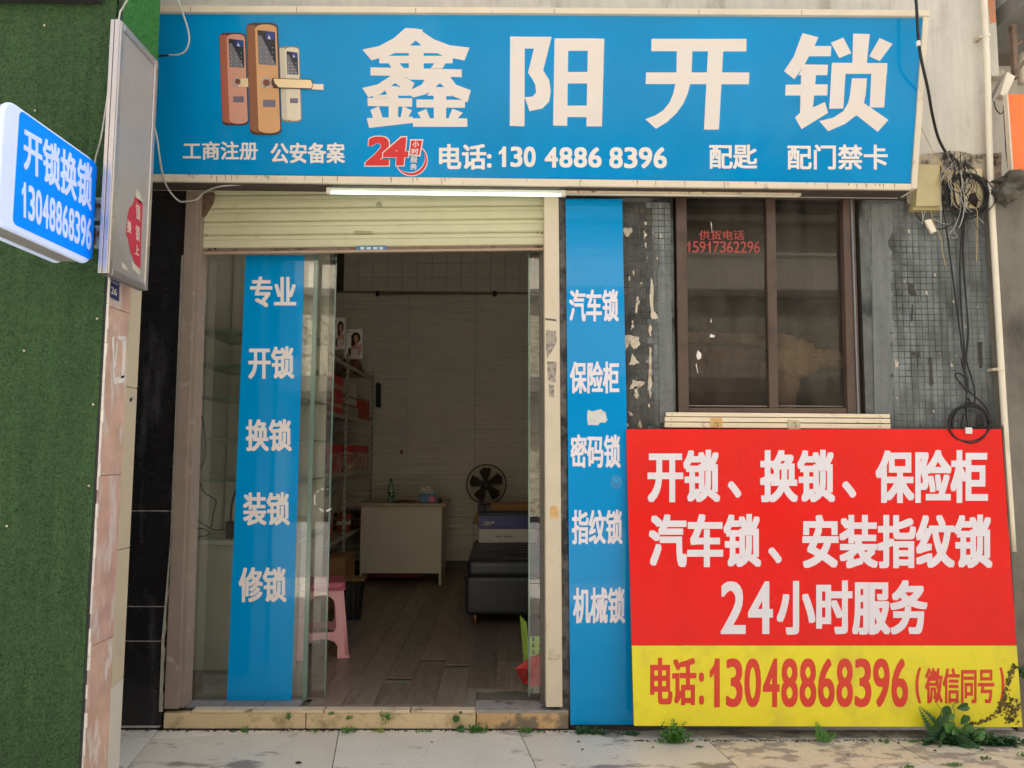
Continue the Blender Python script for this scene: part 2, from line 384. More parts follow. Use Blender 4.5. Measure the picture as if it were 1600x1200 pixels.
# --- mosaic wall right of the door
mos = MB(); bx = .0325; gap = .0013
sx0, sx1 = at(972, 500, 0).x, RX1-.005
mz0 = .02; nz = int((ZT-mz0)/bx); nx = int((sx1-sx0)/bx)
rnd = random.Random(3)
GV = [GREY_T] + [mat('grey_painted_mosaic_'+nm, S(*c), .6, .2, 7, stain=S(50, 49, 45), s_scale=4.6, s_lo=.46, s_hi=.66, s_amt=.9, bump=.5, b_scale=90, streak=.28, s_stretch=(1.2, 1.2, .55)) for nm, c in (('pale', (116, 121, 120)), ('dark', (107, 112, 111)), ('green', (110, 117, 113)))]
tiles_g = MB().use(GREY_T); tiles_d = MB().use(DARK_T)
xd = at(1012, 500, 0).x
for i in range(nx):
    for j in range(nz):
        x = sx0+i*bx; z = mz0+j*bx
        if x+bx > WX0-.008 and x < WX1+.03 and z+bx > WZ0-.01 and z < WZ1+.02: continue
        if z > at(1200, 313, 0).z-bx and x < at(1425, 300, 0).x: continue
        if z < .9 and x > at(985, 700, 0).x+.3 and x < sx1-.3: continue      # behind the red board
        dy = rnd.uniform(-.0008, .0008); flat = rnd.random() < .6
        nz_v = mathutils.noise.noise(V((x*2.3+4, 0, z*1.9)))
        if nz_v > .12: dy = 0
        g = gap*(.12 if nz_v > .12 else (.35 if flat else 1))
        t = tiles_d if x < xd + rnd.uniform(-.03, .03) else tiles_g
        if t is tiles_g: t.use(rnd.choice(GV) if nz_v < .12 else GREY_T)
        t.add([(x+g, .019, z+g), (x+bx-g, .019, z+g), (x+bx-g, .019, z+bx-g), (x+g, .019, z+bx-g),
               (x+g+.001, .012+dy, z+g+.001), (x+bx-g-.001, .012+dy, z+g+.001), (x+bx-g-.001, .012+dy, z+bx-g-.001), (x+g+.001, .012+dy, z+bx-g-.001)],
              [(4, 5, 6, 7), (0, 1, 5, 4), (1, 2, 6, 5), (2, 3, 7, 6), (3, 0, 4, 7)])
tiles_g.build('mosaic_tiles', None, bld, kind='stuff'); tiles_d.build('mosaic_tiles', None, bld, kind='stuff')
MB().box((sx0, .0155, 0), (RX1, .0195, ZT)).build('grout_bed', GROUT, bld) if False else None
for (xa, xb, za, zb) in ((sx0, WX0, 0, ZT), (WX1+.0, RX1, 0, ZT), (WX0, WX1, 0, WZ0), (WX0, WX1, WZ1, ZT)):
    MB().box((xa, .0145, za), (xb, .0198, zb)).build('grout_bed', GROUT, bld)
# grey skim over part of the mosaic (vertical smeared band beside the window on both sides)
SKIM = mat('grey_skim', S(110, 114, 112), .7, .12, 9, stain=S(70, 70, 66), s_scale=9, s_lo=.52, s_hi=.7, s_amt=.7, bump=.8, b_scale=70, streak=.15)
strip('skim_coat', FY(0), [(1028, 420), (1032, 660)], [(1049, 420), (1052, 660)], SKIM, bld, -.0118, .004, 2, 30)
strip('skim_coat', FY(0), [(1362, 318), (1368, 655)], [(1392, 318), (1396, 655)], SKIM, bld, -.0118, .004, 5, 40)
# peeled paint patches
PEEL = mat('peeled_cream_paint', S(196, 184, 162), .8, .25, 60, stain=S(130, 108, 84), s_scale=18, s_lo=.55, s_hi=.7)
SP = FY(.012)
for q in ([(974, 357), (987, 355), (988, 362), (981, 370), (975, 366)], [(1016, 433), (1020, 440), (1021, 485), (1026, 490), (1030, 498), (1018, 498), (1016, 470)],
          [(995, 462), (999, 470), (994, 490), (992, 486)], [(976, 525), (984, 523), (998, 528), (1000, 540), (990, 546), (984, 534), (978, 548)],
          [(987, 553), (999, 568), (982, 571)], [(988, 594), (1008, 598), (1000, 606), (984, 609)], [(990, 606), (996, 604), (997, 624), (992, 622)],
          [(1014, 540), (1018, 545), (1018, 590), (1016, 624), (1013, 600)], [(980, 640), (990, 648), (984, 650)], [(1006, 360), (1010, 368), (1006, 374)],
          [(976, 660), (984, 664), (980, 668)], [(1024, 402), (1029, 403), (1027, 406)], [(1002, 442), (1004, 446), (1000, 444)],
          [(988, 500), (990, 512), (986, 516)], [(996, 667), (1000, 655), (1003, 668)], [(1017, 505), (1019, 512), (1015, 530), (1013, 514)],
          [(1398, 564), (1404, 566), (1403, 574), (1398, 574)], [(1376, 530), (1381, 536), (1377, 541)], [(1486, 562), (1488, 572), (1485, 573)],
          [(1448, 455), (1450, 462), (1446, 458)]):
    sheet('peeled_paint', SP, jag(q, 1.15, 5), PEEL, bld, .0005, .0022)
rf = random.Random(77)
for k in range(46):
    x_ = rf.choice([rf.uniform(976, 1048), rf.uniform(976, 1020), rf.uniform(1400, 1545)]); y_ = rf.uniform(345, 660); r_ = rf.uniform(.6, 2.6)
    sheet('paint_fleck', SP, jag([(x_-r_*.5, y_-r_), (x_+r_*.5, y_-r_*.8), (x_+r_*.6, y_+r_*rf.uniform(.8, 2.5)), (x_-r_*.5, y_+r_)], .4, 2), PEEL, bld, .0005, .001)
# dark scars on the grey wall
SCAR = mat('dark_scar', S(60, 58, 56), .8, .3, 30)
for q in ([(1418, 440), (1428, 446), (1433, 462), (1424, 464), (1419, 455)], [(1424, 476), (1427, 478), (1426, 502), (1423, 504)],
          [(1423, 548), (1436, 550), (1438, 558), (1424, 556)], [(1527, 535), (1535, 534), (1535, 575), (1529, 574)],
          [(1372, 586), (1396, 586), (1395, 589), (1372, 589)], [(1450, 560), (1455, 558), (1458, 600), (1453, 604)]):
    sheet('dark_scar', SP, jag(q, 1.0), SCAR, bld, .0004, .0012)

# mortar strip between door post and blue sign
strip('mortar_joint', FY(0), [(868, 310), (874, 1110)], [(884, 310), (886, 700), (890, 1120)], MORT, bld, .001, .018, 1.0, 60)

# ------------------------------------------------------------------ window
win = thing('window', 'brown aluminium two-sash window with dirty tinted glass above the red board', 'window', ((WX0+WX1)/2, .03, WZ0))
SW = FY(.045)
fr = MB()
def fbox(b, S_, x0, y0, x1, y1, lift, th): b.prism([S_.pt(x, y, lift+th) for x, y in rects(x0, y0, x1, y1)], -S_.n*th); return b
WLx = [(1053, 312), (1074, 312), (1077, 648), (1057, 648)]
def bar(b, quad, S_, lift, th): b.prism([S_.pt(x, y, lift+th) for x, y in quad], -S_.n*th); return b
b = MB(); bar(b, [(1053, 309), (1069, 309), (1073, 648), (1057, 648)], SW, 0, .05); b.build('frame', BROWN, win, bevel=.002)
b = MB(); bar(b, [(1310, 309), (1328, 309), (1338, 648), (1318, 648)], SW, 0, .05); b.build('frame', BROWN, win, bevel=.002)
b = MB(); bar(b, [(1328.5, 309), (1345, 309), (1352, 650), (1338.5, 650)], SW, -.03, .012); b.build('reveal', BROWN_D, win)
b = MB(); bar(b, [(1321, 311), (1323.5, 311), (1334.5, 648), (1332, 648)], SW, .0505, .008); b.build('edge_strip', ALUG, win)
b = MB(); bar(b, [(1069.5, 638), (1317, 638), (1318, 648), (1072.5, 648)], SW, .0, .045); b.build('frame', BROWN, win, bevel=.002)
GW = glass('tinted_dirty_glass', (.60, .54, .47), .6, .02, .10, (.26, .24, .21))
for (x0, x1, xa, xb, z_) in ((1070, 1194, 1074, 1198, .012), (1194, 1310, 1198, 1318, .0)):
    sh = thing('t', None, None); bpy.data.objects.remove(sh)
    b = MB(); bar(b, [(x1-1, 312), (x1+13, 312), (xb+14, 637.5), (xb, 637.5)], SW, z_, .03)
    if x0 == 1070: s_ = b.build('sash_stile', BROWN, win, bevel=.002)
    b = MB(); bar(b, [(x0+1, 311.5), (x1-1.2, 311.5), (xb-.2, 637), (xa+1, 637)], SW, z_+.004, .004)
    g_ = b.build('pane', GW, win)
    b = MB(); bar(b, [(xa+.5, 633.5), (xb-2, 634.5), (xb-2, 636.2), (xa+.5, 635.2)], SW, z_+.012, .004); b.build('glazing_bead', mat('pale_bead', S(130, 118, 104), .5), win)
PINK = mat('faded_red_lettering', S(160, 66, 58), .6, .1, 30)
SWT = FY(.0235)
lettering('供货电话', SWT, (1092, 360, 1163, 375), PINK, win, (.0010, .0004), .001)
lettering('15917362296', SWT, (1071, 377, 1188, 395), PINK, win, (.0008, .0006), .001)
for q in ([(1110, 345), (1112, 350), (1113, 365), (1112, 362)], [(1110, 522), (1117, 524), (1116, 527), (1109, 527)], [(1090, 547), (1096, 553), (1095, 560), (1090, 562), (1088, 556)],
          [(1088, 568), (1091, 582), (1090, 583), (1087, 570)], [(1111, 497), (1112, 505), (1110, 503)]):
    sheet('paint_splash', SWT, jag(q, .3), WHITE, win, .001, .0006)
# room behind the window
rm = thing('back_room', 'dark storeroom seen through the brown window', 'room', (1.3, 1.2, 0))
rw = MB(); RI = mat('storeroom_wall', S(96, 84, 70), .9, .15, 3)
rw.box((WX0-.25, .17, 0), (WX0-.2, 2.4, 3.1)); rw.box((WX1+.25, .17, 0), (WX1+.3, 2.4, 3.1)); rw.box((WX0-.25, 2.4, 0), (WX1+.3, 2.45, 3.1))
rw.box((WX0-.2, .17, .5), (WX1+.25, 2.4, .55)); rw.box((WX0-.25, .17, 3.1), (WX1+.3, 2.45, 3.15)); rw.build('storeroom_walls', RI, rm)
# translucent plastic bag against the glass, teal basin, carton
def blob(c, rx, ry, rz, n=22, m=14, amp=.15, seed=1):
    b = MB(); vs_ = []; r_ = mathutils.noise
    for i in range(m+1):
        for k in range(n):
            th = pi*i/m; ph = 2*pi*k/n; d = V((sin(th)*cos(ph), sin(th)*sin(ph), cos(th)))
            q = 1+amp*r_.noise(d*2.2+V((seed*3.1, 0, 0)))*2+amp*.5*r_.noise(d*6+V((0, seed, 0)))
            vs_.append(V(c)+V((d.x*rx, d.y*ry, d.z*rz))*q)
    b.add(vs_, [(i*n+k, i*n+(k+1) % n, (i+1)*n+(k+1) % n, (i+1)*n+k) for i in range(m) for k in range(n)]); return b
BAGM = mat('crumpled_paper', S(250, 232, 208), .7, .1, 6, bump=.8, b_scale=14)
bb = MB()
bag = blob(at(1240, 560, .19), .135, .06, .115, amp=.28, seed=4); b2 = blob(at(1228, 610, .19), .065, .05, .12, amp=.2, seed=9); b3 = blob(at(1290, 560, .19), .10, .05, .045, amp=.4, seed=2)
for q in (b2, b3): bag.add(q.v, q.f)
bag.build('crumpled_bag', BAGM, smooth=True, label='crumpled tan plastic bag behind the right window sash', cat='bag')
bs = MB().lathe([(.07, 0), (.085, .02), (.105, .20), (.112, .205), (.10, .20), (.08, .03), (.0, .03)], at(1262, 640, .38), 26)
bs.build('bucket', mat('teal_plastic', S(70, 120, 125), .4), smooth=True, label='teal plastic bucket half hidden by the bag behind the window', cat='bucket')
cb = MB().box(at(1080, 640, .5), at(1165, 552, .75)); cb.build('storage_carton', mat('olive_card', S(150, 124, 84), .8), bevel=.004, label='olive brown carton low behind the left window sash', cat='carton')
cb = MB().box(at(1288, 640, .5), at(1345, 585, .6)); cb.build('storage_crate', mat('blue_grey_crate', S(70, 78, 84), .7), bevel=.004, label='blue grey crate behind the lower right window corner', cat='crate')
MB().box(at(1076, 536, .55), at(1200, 530, .8)).build('store_shelf', mat('shelf_board', S(150, 132, 100), .7), label='thin shelf board behind the left window sash', cat='shelf')

# trunking under the window : three stacked cable channels
tr = thing('cable_trunking', 'three stacked cream cable channels fixed under the brown window', 'trunking', at(1210, 668, -.02))
TRK = mat('cream_trunking', S(228, 212, 184), .45, .05, 6, stain=S(120, 96, 70), s_scale=16, s_lo=.63, s_hi=.72)
ST = FY(0)
for k, (xa, xb, ya, yb) in enumerate(((1039, 1386, 644.5, 650.8), (1037, 1386, 651.8, 659), (1037, 1387, 660, 668))):
    b = MB().prism([ST.pt(x, y, .03+.003*(k % 2)) for x, y in [(xa, ya), (xb, ya+3), (xb, yb+2.5), (xa, yb)]], (0, .03, 0)); b.build('channel', TRK, tr, bevel=.002)
    for x in (xa+9, 1370):
        p = ST.pt(x, (ya+yb)/2+(3 if x > 1200 else 0), .034); MB().lathe([(.002, -.002), (.002, .004)], p, 8, 'y').build('screw', BLK, tr)
TAN = mat('tan_tape', S(206, 166, 104), .6, .1, 20)
sheet('tape', ST, [(1107, 653), (1125, 653), (1126, 669), (1108, 668)], TAN, tr, .0335, .001)
sheet('tape', ST, [(1226, 656), (1245, 657), (1247, 673), (1228, 672)], mat('tan_tape_b', S(196, 180, 150), .6, .1, 20), tr, .0335, .001)
for x in (1116, 1237):
    MB().tube([ST.pt(x-3, 661, .036), ST.pt(x+2, 662, .042), ST.pt(x+1, 668, .04)], .0012, 6, smooth_pts=4).build('hook', BLK, tr)

# ------------------------------------------------------------------ door frame + shutter
df = thing('door_frame', 'worn metal door frame, taupe on the left and cream on the right', 'door frame', (-.7, 0, 0))
SJ = FY(-.04)
b = MB(); bar(b, [(290.5, 302), (314, 302), (283, 1108), (255.5, 1108)], SJ, 0, .0); b = MB()
b.prism([SJ.pt(*q) for q in [(291, 296), (309, 296), (279, 1108), (256, 1108)]], (0, .07, 0)); b.build('left_post', TAUPE, df, bevel=.003, label='taupe left post with peeling paint')
b = MB(); S2 = FY(-.02); b.prism([S2.pt(*q) for q in [(309.5, 296), (315.5, 296), (287, 1106), (280, 1106)]], (0, .10, 0)); b.build('left_channel', TAUPE, df, bevel=.002)
b = MB(); b.prism([SJ.pt(*q) for q in [(850, 306), (873, 306), (879, 1105), (853, 1105)]], (0, .10, 0)); b.build('right_post', CREAM2, df, bevel=.003, label='cream right post with torn stickers')
b = MB(); b.prism([FY(.062).pt(*q) for q in [(843, 306), (849, 306), (852.5, 1100), (845, 1100)]], (0, .05, 0)); b.build('right_channel', mat('dull_steel', S(96, 92, 84), .5), df)
for q in ([(852, 497), (869, 499), (869, 502), (852, 500)],):
    sheet('sticker', SJ, q, mat('sticker_print', S(90, 86, 82), .6), df, .001, .0004)
STK = mat('sticker_residue', S(172, 162, 148), .7, .3, 60, stain=S(120, 112, 104), s_scale=60, s_lo=.48, s_hi=.55)
for q in ([(854, 515), (869, 517), (869, 536), (855, 560), (853, 545)], [(855, 565), (870, 566), (868, 598), (857, 596)], [(857, 600), (866, 602), (866, 622), (858, 620)]):
    sheet('sticker', SJ, jag(q, .8), STK, df, .001, .0004)
sheet('sticker', SJ, jag([(859, 795), (863, 790), (872, 792), (873, 810), (860, 809)], .5), mat('orange_sticker', S(206, 166, 110), .7, .2, 40), df, .001, .0005)
sheet('sticker', SJ, jag([(857, 1015), (866, 1013), (868, 1021), (876, 1022), (876, 1032), (857, 1031)], .6), PEEL, df, .001, .0006)

ts = thing('roller_shutter', 'half lowered cream roller shutter above the shop doorway', 'shutter', (-.65, .03, 2.3))
SS = FY(.03)
def sh_pt(x, y): return SS.pt(x, y)
zb_l, zb_r = sh_pt(316, 389), sh_pt(849, 383.5)
slope = (zb_r.z-zb_l.z)/(zb_r.x-zb_l.x); pitch = .0712
xl, xr = at(305, 350, .03).x, at(850, 350, .03).x
for k in range(7):
    prof = []
    for (dz, dy) in ((0, .006), (.003, -.002), (.008, -.0068), (.022, -.0085), (.040, -.0075), (.0435, -.0035), (.046, -.0075), (.062, -.007), (.0665, -.002), (.0705, .006)):
        prof.append((dy, dz))
    b = MB(); n = len(prof)
    for xx in (xl, xr):
        zz = zb_l.z + slope*(xx-zb_l.x) + k*pitch
        b.v += [V((xx, .03+dy, zz+dz)) for dy, dz in prof]
    b.f = [(i, i+n, i+n+1, i+1) for i in range(n-1)]; b.m = [0]*(n-1)
    o = b.build('slat', SHUT, ts, solid=.0012)
b = MB(); q = [(316, 390), (849, 384), (849, 390), (316, 396.5)]
b.prism([SS.pt(x, y, .008) for x, y in q], (0, .016, 0)); b.build('bottom_bar', RUST, ts, bevel=.001)
b = MB(); q = [(316, 394.8), (849, 388.6), (849, 391.6), (316, 398.2)]
b.prism([SS.pt(x, y, .016) for x, y in q], (0, .024, 0)); b.build('bottom_lip', mat('pale_lip', S(170, 146, 124), .4, .1, 20), ts)
b = MB(); b.prism([SS.pt(x, y, .012) for x, y in [(558, 385.5), (604, 385), (605, 392), (557, 392.5)]], (0, .003, 0)); lp = b.build('lock_plate', mat('blue_sticker', S(70, 120, 150), .5, .3, 60), ts)
lettering('营业中请进', SS, [(562, 386.5), (600, 386), (600, 391.3), (562, 391.8)], WHITE, ts, (.0, .0), .0125) if False else None
for x in (567, 577, 587, 596):
    sheet('plate_mark', SS, rects(x-3, 386.8, x+3, 390.8), mat('plate_white', S(190, 205, 215), .6, .4, 120), ts, .0121, .0004)
for (x, y) in ((316, 368), (323.5, 368), (839, 365), (845.5, 365)):
    p = SS.pt(x+1, y, .0085); MB().lathe([(.004, 0), (.004, -.003), (.002, -.004)], p, 10, 'y').build('screw', RUST, ts)
for (x, y, rr) in ((329, 390.5, .006), (337.5, 389.5, .005), (841, 386, .005)):
    MB().lathe([(rr, 0), (rr, -.004), (rr*.5, -.006)], SS.pt(x, y, .009), 10, 'y').build('bolt', BLK, ts)
# keyhole marks
for (x, y) in ((593, 320.5),):
    MB().lathe([(.016, 0), (.016, -.0008)], SS.pt(x, y, .009), 20, 'y').build('lock_cap', mat('cap_grey', S(150, 146, 120), .6, .3, 80), ts)
MB().prism([SS.pt(x, y, .0095) for x, y in [(554, 361), (582, 361.5), (582, 366), (554, 366)]], (0, .002, 0)).build('finger_slot', mat('slot_tone', S(160, 150, 112), .6, .1, 60), ts, bevel=.001)
# rusty guide funnel at top left
MB().prism([FY(-.01).pt(*q) for q in [(316, 303), (333, 300), (330, 316), (320, 332), (316, 338)]], (0, .03, 0)).build('guide_funnel', mat('rust_brown', S(96, 74, 56), .8, .3, 30), ts)
# box over the shutter, behind the sign
MB().box((xl-.12, -.0, at(600, 300, 0).z+.02), (xr+.0, .028, at(600, 300, 0).z+.12)).build('hood', mat('hood', S(100, 92, 80), .8), ts)

# ------------------------------------------------------------------ doorstep
ds = thing('doorstep', 'yellowish tiled doorstep with a pale stone lip below the shop door', 'doorstep', (-.7, -.02, 0))
STEP = mat('yellow_riser_tile', S(208, 184, 142), .5, .06, 8, stain=S(132, 112, 78), s_scale=11, s_lo=.52, s_hi=.68, s_amt=.75, bump=.4)
STEP2 = mat('worn_riser_tile', S(196, 160, 112), .8, .15, 12, stain=S(122, 108, 88), s_scale=10, s_lo=.48, s_hi=.58)
sxL, sxR = at(256, 1120, -.03).x, at(888, 1120, -.03).x
for (xa, xb, m) in ((256, 477, STEP), (478.5, 743, STEP), (745, 888, STEP2)):
    MB().box((at(xa, 1120, -.03).x, -.03, .004), (at(xb, 1120, -.03).x, .0, ZF-.018)).build('riser_tile', m, ds, bevel=.002)
for (xa, xb) in ((300, 505), (507, 640), (642, 742)):
    MB().box((at(xa, 1110, -.035).x, -.034, ZF-.017), (at(xb, 1110, -.035).x, .02, ZF-.003)).build('lip_slab', mat('pale_lip_stone', S(208, 188, 158), .5, .08, 12, stain=S(130, 112, 92), s_scale=14, s_lo=.6, s_hi=.7), ds, bevel=.002)
scr = MB().box((at(742.5, 1110, -.03).x, -.03, ZF-.017), (sxR, .12, ZF-.004)); scr.build('screed', mat('grey_screed', S(150, 146, 138), .85, .15, 10, stain=S(92, 88, 84), s_scale=8, s_lo=.5, s_hi=.64, bump=.8, b_scale=50), ds)
MB().box((sxL, .0, 0), (sxR, .30, ZF-.02)).build('step_body', mat('mortar_body', S(110, 102, 90), .9), ds)
for k in range(3):
    x0 = at(286+k*60, 1100, 0).x+.004; x1 = at(286+(k+1)*60, 1100, 0).x
    MB().box((x0, .0215, ZF-.012), (x1, .125, ZF+.001)).build('threshold_tile', mat('grey_threshold', S(124, 124, 124), .5, .08, 8), ds, bevel=.001)

# ------------------------------------------------------------------ shop floor (laminate planks)
fl = struct('shop_floor', (-.7, 2, ZF))
MB().box((-1.85, .3, -.02), (.62, 4.6, ZF-.006)).build('floor_screed', mat('floor_screed', S(128, 120, 106), .8, .1, 10), fl)
MB().box((at(478, 1100, 0).x, .0215, ZF-.012), (at(742, 1100, 0).x, .3, ZF-.0065)).build('floor_screed', mat('floor_screed', S(128, 120, 106)), fl)
PL = [mat('laminate_a', S(134, 118, 104), .42, .22, 10, stretch=(6, .7, 1), stain=S(88, 77, 68), s_scale=6, s_lo=.45, s_hi=.7, s_amt=.6, s_stretch=(5, .6, 1)),
      mat('laminate_b', S(148, 132, 118), .45, .22, 9, stretch=(7, .6, 1), stain=S(96, 84, 74), s_scale=5, s_lo=.45, s_hi=.7, s_amt=.6, s_stretch=(5, .5, 1)),
      mat('laminate_c', S(122, 108, 96), .4, .22, 11, stretch=(6, .7, 1), stain=S(80, 70, 62), s_scale=6, s_lo=.45, s_hi=.7, s_amt=.6, s_stretch=(6, .6, 1))]
pw = .152; rp = random.Random(5)
x = -1.85; i = 0
while x < .6:
    y = .04 if x > at(478, 1100, .04).x-.05 else .128
    if x+pw > at(735, 1095, .1).x: y = .28 + (.03 if i % 2 else 0)
    first = True; off = [.55, .95, .42, .8, .68, .9][i % 6]
    while y < 4.4:
        y2 = min(4.4, y + (off if first else 1.18)); lift = 0
        ya = y + (0 if first else .0015)
        if first and i in (8, 10): y2 -= .06; 
        b = MB(); nseg = 6; z0 = ZF-.006; jit = rp.uniform(-.012, .012) if first else 0
        curl = .010 if (i in (8, 9, 10) and not first and y < 1.2) else 0
        pts = []
        for s_ in range(nseg+1):
            yy = ya+jit*(1-s_/nseg) + (y2-.0015-ya)*s_/nseg
            zz = z0+.0055 + curl*max(0, 1-s_/2)**2
            pts.append((yy, zz))
        xa, xb = x+.0012, x+pw-.0012
        vs_ = [(xa, yy, zz) for yy, zz in pts]+[(xb, yy, zz) for yy, zz in pts]+[(xa, yy, zz-.005) for yy, zz in pts]+[(xb, yy, zz-.005) for yy, zz in pts]
        n = nseg+1; fs = []
        for s_ in range(nseg):
            fs += [(s_, s_+n, s_+n+1, s_+1), (s_+2*n, s_+1+2*n, s_+1+3*n, s_+3*n), (s_, s_+1, s_+1+2*n, s_+2*n), (s_+n, s_+3*n, s_+1+3*n, s_+1+n)]
        fs += [(0, 2*n, 3*n, n), (n-1, 2*n-1, 4*n-1, 3*n-1)]
        b.add(vs_, fs); b.build('floor_plank', PL[rp.randrange(3)], fl)
        y = y2 + (.06 if first and i in (8, 10) else 0); first = False
    x += pw; i += 1

# ------------------------------------------------------------------ shop room
YB = 4.35
room = thing('shop_room', 'interior walls of the locksmith shop, textured pale boards below white tiles', 'room', (-.6, 2.2, ZF))
IW = mat('shop_wall_paint', S(232, 228, 218), .85, .06, 3)
MB().box((-1.90, .13, 0), (-1.85, YB+.3, 3.7)).build('left_wall', mat('left_wall_tiles', S(228, 222, 206), .5, .08, 3), room)
MB().box((.60, .13, 0), (.65, YB+.3, 3.7)).build('right_wall', IW, room)
MB().box((-1.90, .2, 3.62), (.65, YB+.3, 3.66)).build('ceiling', mat('ceiling_paint', S(238, 232, 220), .9), room)
MB().box((-1.85, YB+.02, 0), (.6, YB+.06, 3.62)).build('back_wall_core', mat('dark_joint', S(70, 62, 50), .9), room)
zm = at(680, 457, YB).z
bx0 = at(532, 500, YB).x
BO = mat('embossed_board', S(220, 214, 200), .7, .06, 2, bump=.0)
# horizontal relief lines in the board material (wood-like embossing)
t_ = BO.node_tree; N = t_.nodes; g = N.new('ShaderNodeNewGeometry'); mp = N.new('ShaderNodeMapping'); mp.inputs['Scale'].default_value = (.55, 1, 9)
no = N.new('ShaderNodeTexNoise'); no.inputs['Scale'].default_value = 3.2; no.inputs['Detail'].default_value = 3; bp = N.new('ShaderNodeBump'); bp.inputs['Strength'].default_value = .9; bp.inputs['Distance'].default_value = .05
t_.links.new(g.outputs['Position'], mp.inputs[0]); t_.links.new(mp.outputs[0], no.inputs['Vector']); t_.links.new(no.outputs[0], bp.inputs['Height']); t_.links.new(bp.outputs[0], N['Principled BSDF'].inputs['Normal'])
pb = at(742, 600, YB).x-at(637, 600, YB).x; x0 = at(637, 600, YB).x - 2*pb
for k in range(5):
    a = max(-1.85, x0+k*pb)+.0015; c = min(.6, x0+(k+1)*pb)-.0015
    if c > a: MB().box((a, YB, ZF+.10), (c, YB+.018, zm-.01)).build('wall_board', BO, room, bevel=.003)
MB().box((-1.85, YB-.004, ZF), (.6, YB+.018, ZF+.097)).build('skirting', mat('skirting', S(96, 86, 74), .6), room, bevel=.002)
MB().box((-1.85, YB-.014, zm-.008), (.6, YB+.018, zm+.008)).build('moulding', mat('moulding', S(130, 118, 98), .6), room, bevel=.002)
tw = at(583, 430, YB).x-at(560, 430, YB).x; WT = mat('white_wall_tile', S(214, 208, 196), .3, .05, 3)
tile_mesh = None
for i in range(-4, 14):
    for j in range(7):
        x = at(537, 430, YB).x+i*tw
        if x < -1.85 or x+tw > .6: continue
        z = zm+.012+j*tw*.97
        if tile_mesh is None:
            o = MB().box((x+.0015, YB+.004, z+.0015), (x+tw-.0015, YB+.018, z+tw*.97-.0015)).build('wall_tile', WT, room, bevel=.002, seg=1); tile_mesh = o; bxyz = (x, z)
        else:
            o = tile_mesh.copy(); o.location = (x-bxyz[0], 0, z-bxyz[1]); col.objects.link(o)
# picture hook mark
sheet('red_mark', FY(YB), jag([(625, 704), (629, 703), (630, 709), (627, 711)], .4), mat('red_mark', S(150, 60, 40), .7), room, .001, .001)

wl = thing('wall_tube_lamp', 'slim unlit tube lamp fixed high on the back wall of the shop', 'lamp', at(682, 462, YB-.03))
MB().tube([at(590, 459, YB-.03), at(773, 459, YB-.03)], .011, 10).build('tube', mat('dull_tube', S(120, 110, 92), .4), wl)
for x in (590, 773): MB().box(at(x-2, 462, YB-.05)-V((.008, 0, 0)), at(x+2, 456, YB-.001)+V((.008, 0, 0))).build('end_cap', BLK, wl)

# ------------------------------------------------------------------ glass doors
GL = glass('door_glass', (.88, .93, .90), 3.3, .0, .045, (.45, .47, .42))
GE = mat('green_glass_edge', S(92, 116, 104), .15, .05, 10, spec=.8, coat=.5)
GR = thing('glass_door', 'frameless left glass door with a tall blue lettered strip', 'glass door', at(400, 1097, .1))
SGd = FY(.10)
def pane(parent, quad, y, th=.010):
    S_ = FY(y); b = MB(); b.poly([S_.pt(x, yy) for x, yy in quad]); return b.build('pane', GL, parent)
pane(GR, [(317, 398), (491, 398), (472, 1095), (288, 1095)], .10)
b = MB().prism([FY(.097).pt(*q) for q in [(491, 398), (497.5, 398), (479, 1095), (472, 1095)]], (0, .008, 0)); b.build('glass_edge', GE, GR)
b = MB().prism([FY(.094).pt(*q) for q in [(318, 398), (321.5, 398), (293, 1094), (289, 1094)]], (0, .012, 0)); b.build('edge_seal', mat('green_seal', S(150, 160, 140), .3), GR)
stk = sheet('lettered_strip', FY(.0985), [(384, 400), (476, 400), (455.5, 1094), (354.5, 1094)], BLUE2, GR, .0, .001)
for s, q in (('专业', (391, 432, 463, 480)), ('开锁', (388, 541, 460, 592)), ('换锁', (384, 655, 456, 705)), ('装锁', (380, 769, 453, 821)), ('修锁', (373, 886, 448, 941))):
    lettering(s, FY(.097), q, WHITE, stk, (.0042, .0032), .0008, rings=1)
G2 = thing('glass_door', 'clear inner glass door sliding behind the blue lettered one', 'glass door', at(500, 1090, .145))
pane(G2, [(420, 398), (524.5, 398), (506, 1090), (397, 1090)], .145)
b = MB().prism([FY(.143).pt(*q) for q in [(524.5, 398), (526.5, 398), (508.5, 1090), (506, 1090)]], (0, .006, 0)); b.build('glass_edge', GE, G2)
# worn round sticker ring
ring = MB(); c0 = (508, 781); S3 = FY(.143)
for k in range(26):
    a0, a1 = 2*pi*k/26, 2*pi*(k+1)/26
    if rnd.random() < .4 or (-.9 < a0-6.28 < 0) or a0 < .9: continue
    ra, rb = 16.2+rnd.uniform(-.8, .8), 17.8+rnd.uniform(-.8, 1)
    ring.add([S3.pt(c0[0]+r_*cos(a), c0[1]+r_*sin(a), .001) for r_, a in ((ra, a0), (rb, a0), (rb, a1), (ra, a1))], [(0, 1, 2, 3)])
ring.build('sticker_ring', WHITE, G2)
G3 = thing('glass_door', 'narrow clear glass panel beside the cream right post', 'glass door', at(838, 1090, .1))
pane(G3, [(828, 396), (850, 396), (853, 1088), (828, 1088)], .10)
MB().prism([FY(.098).pt(*q) for q in [(825.5, 396), (828, 396), (828, 1088), (825.5, 1088)]], (0, .006, 0)).build('glass_edge', GE, G3)
sheet('tag', FY(.098), rects(834, 1070, 842, 1083), mat('tag_paper', S(150, 148, 130), .6), G3, .001, .0005)
sheet('tag', FY(.098), rects(843, 701, 847, 710), mat('tag_paper', S(150, 148, 130), .6), G3, .001, .0005)

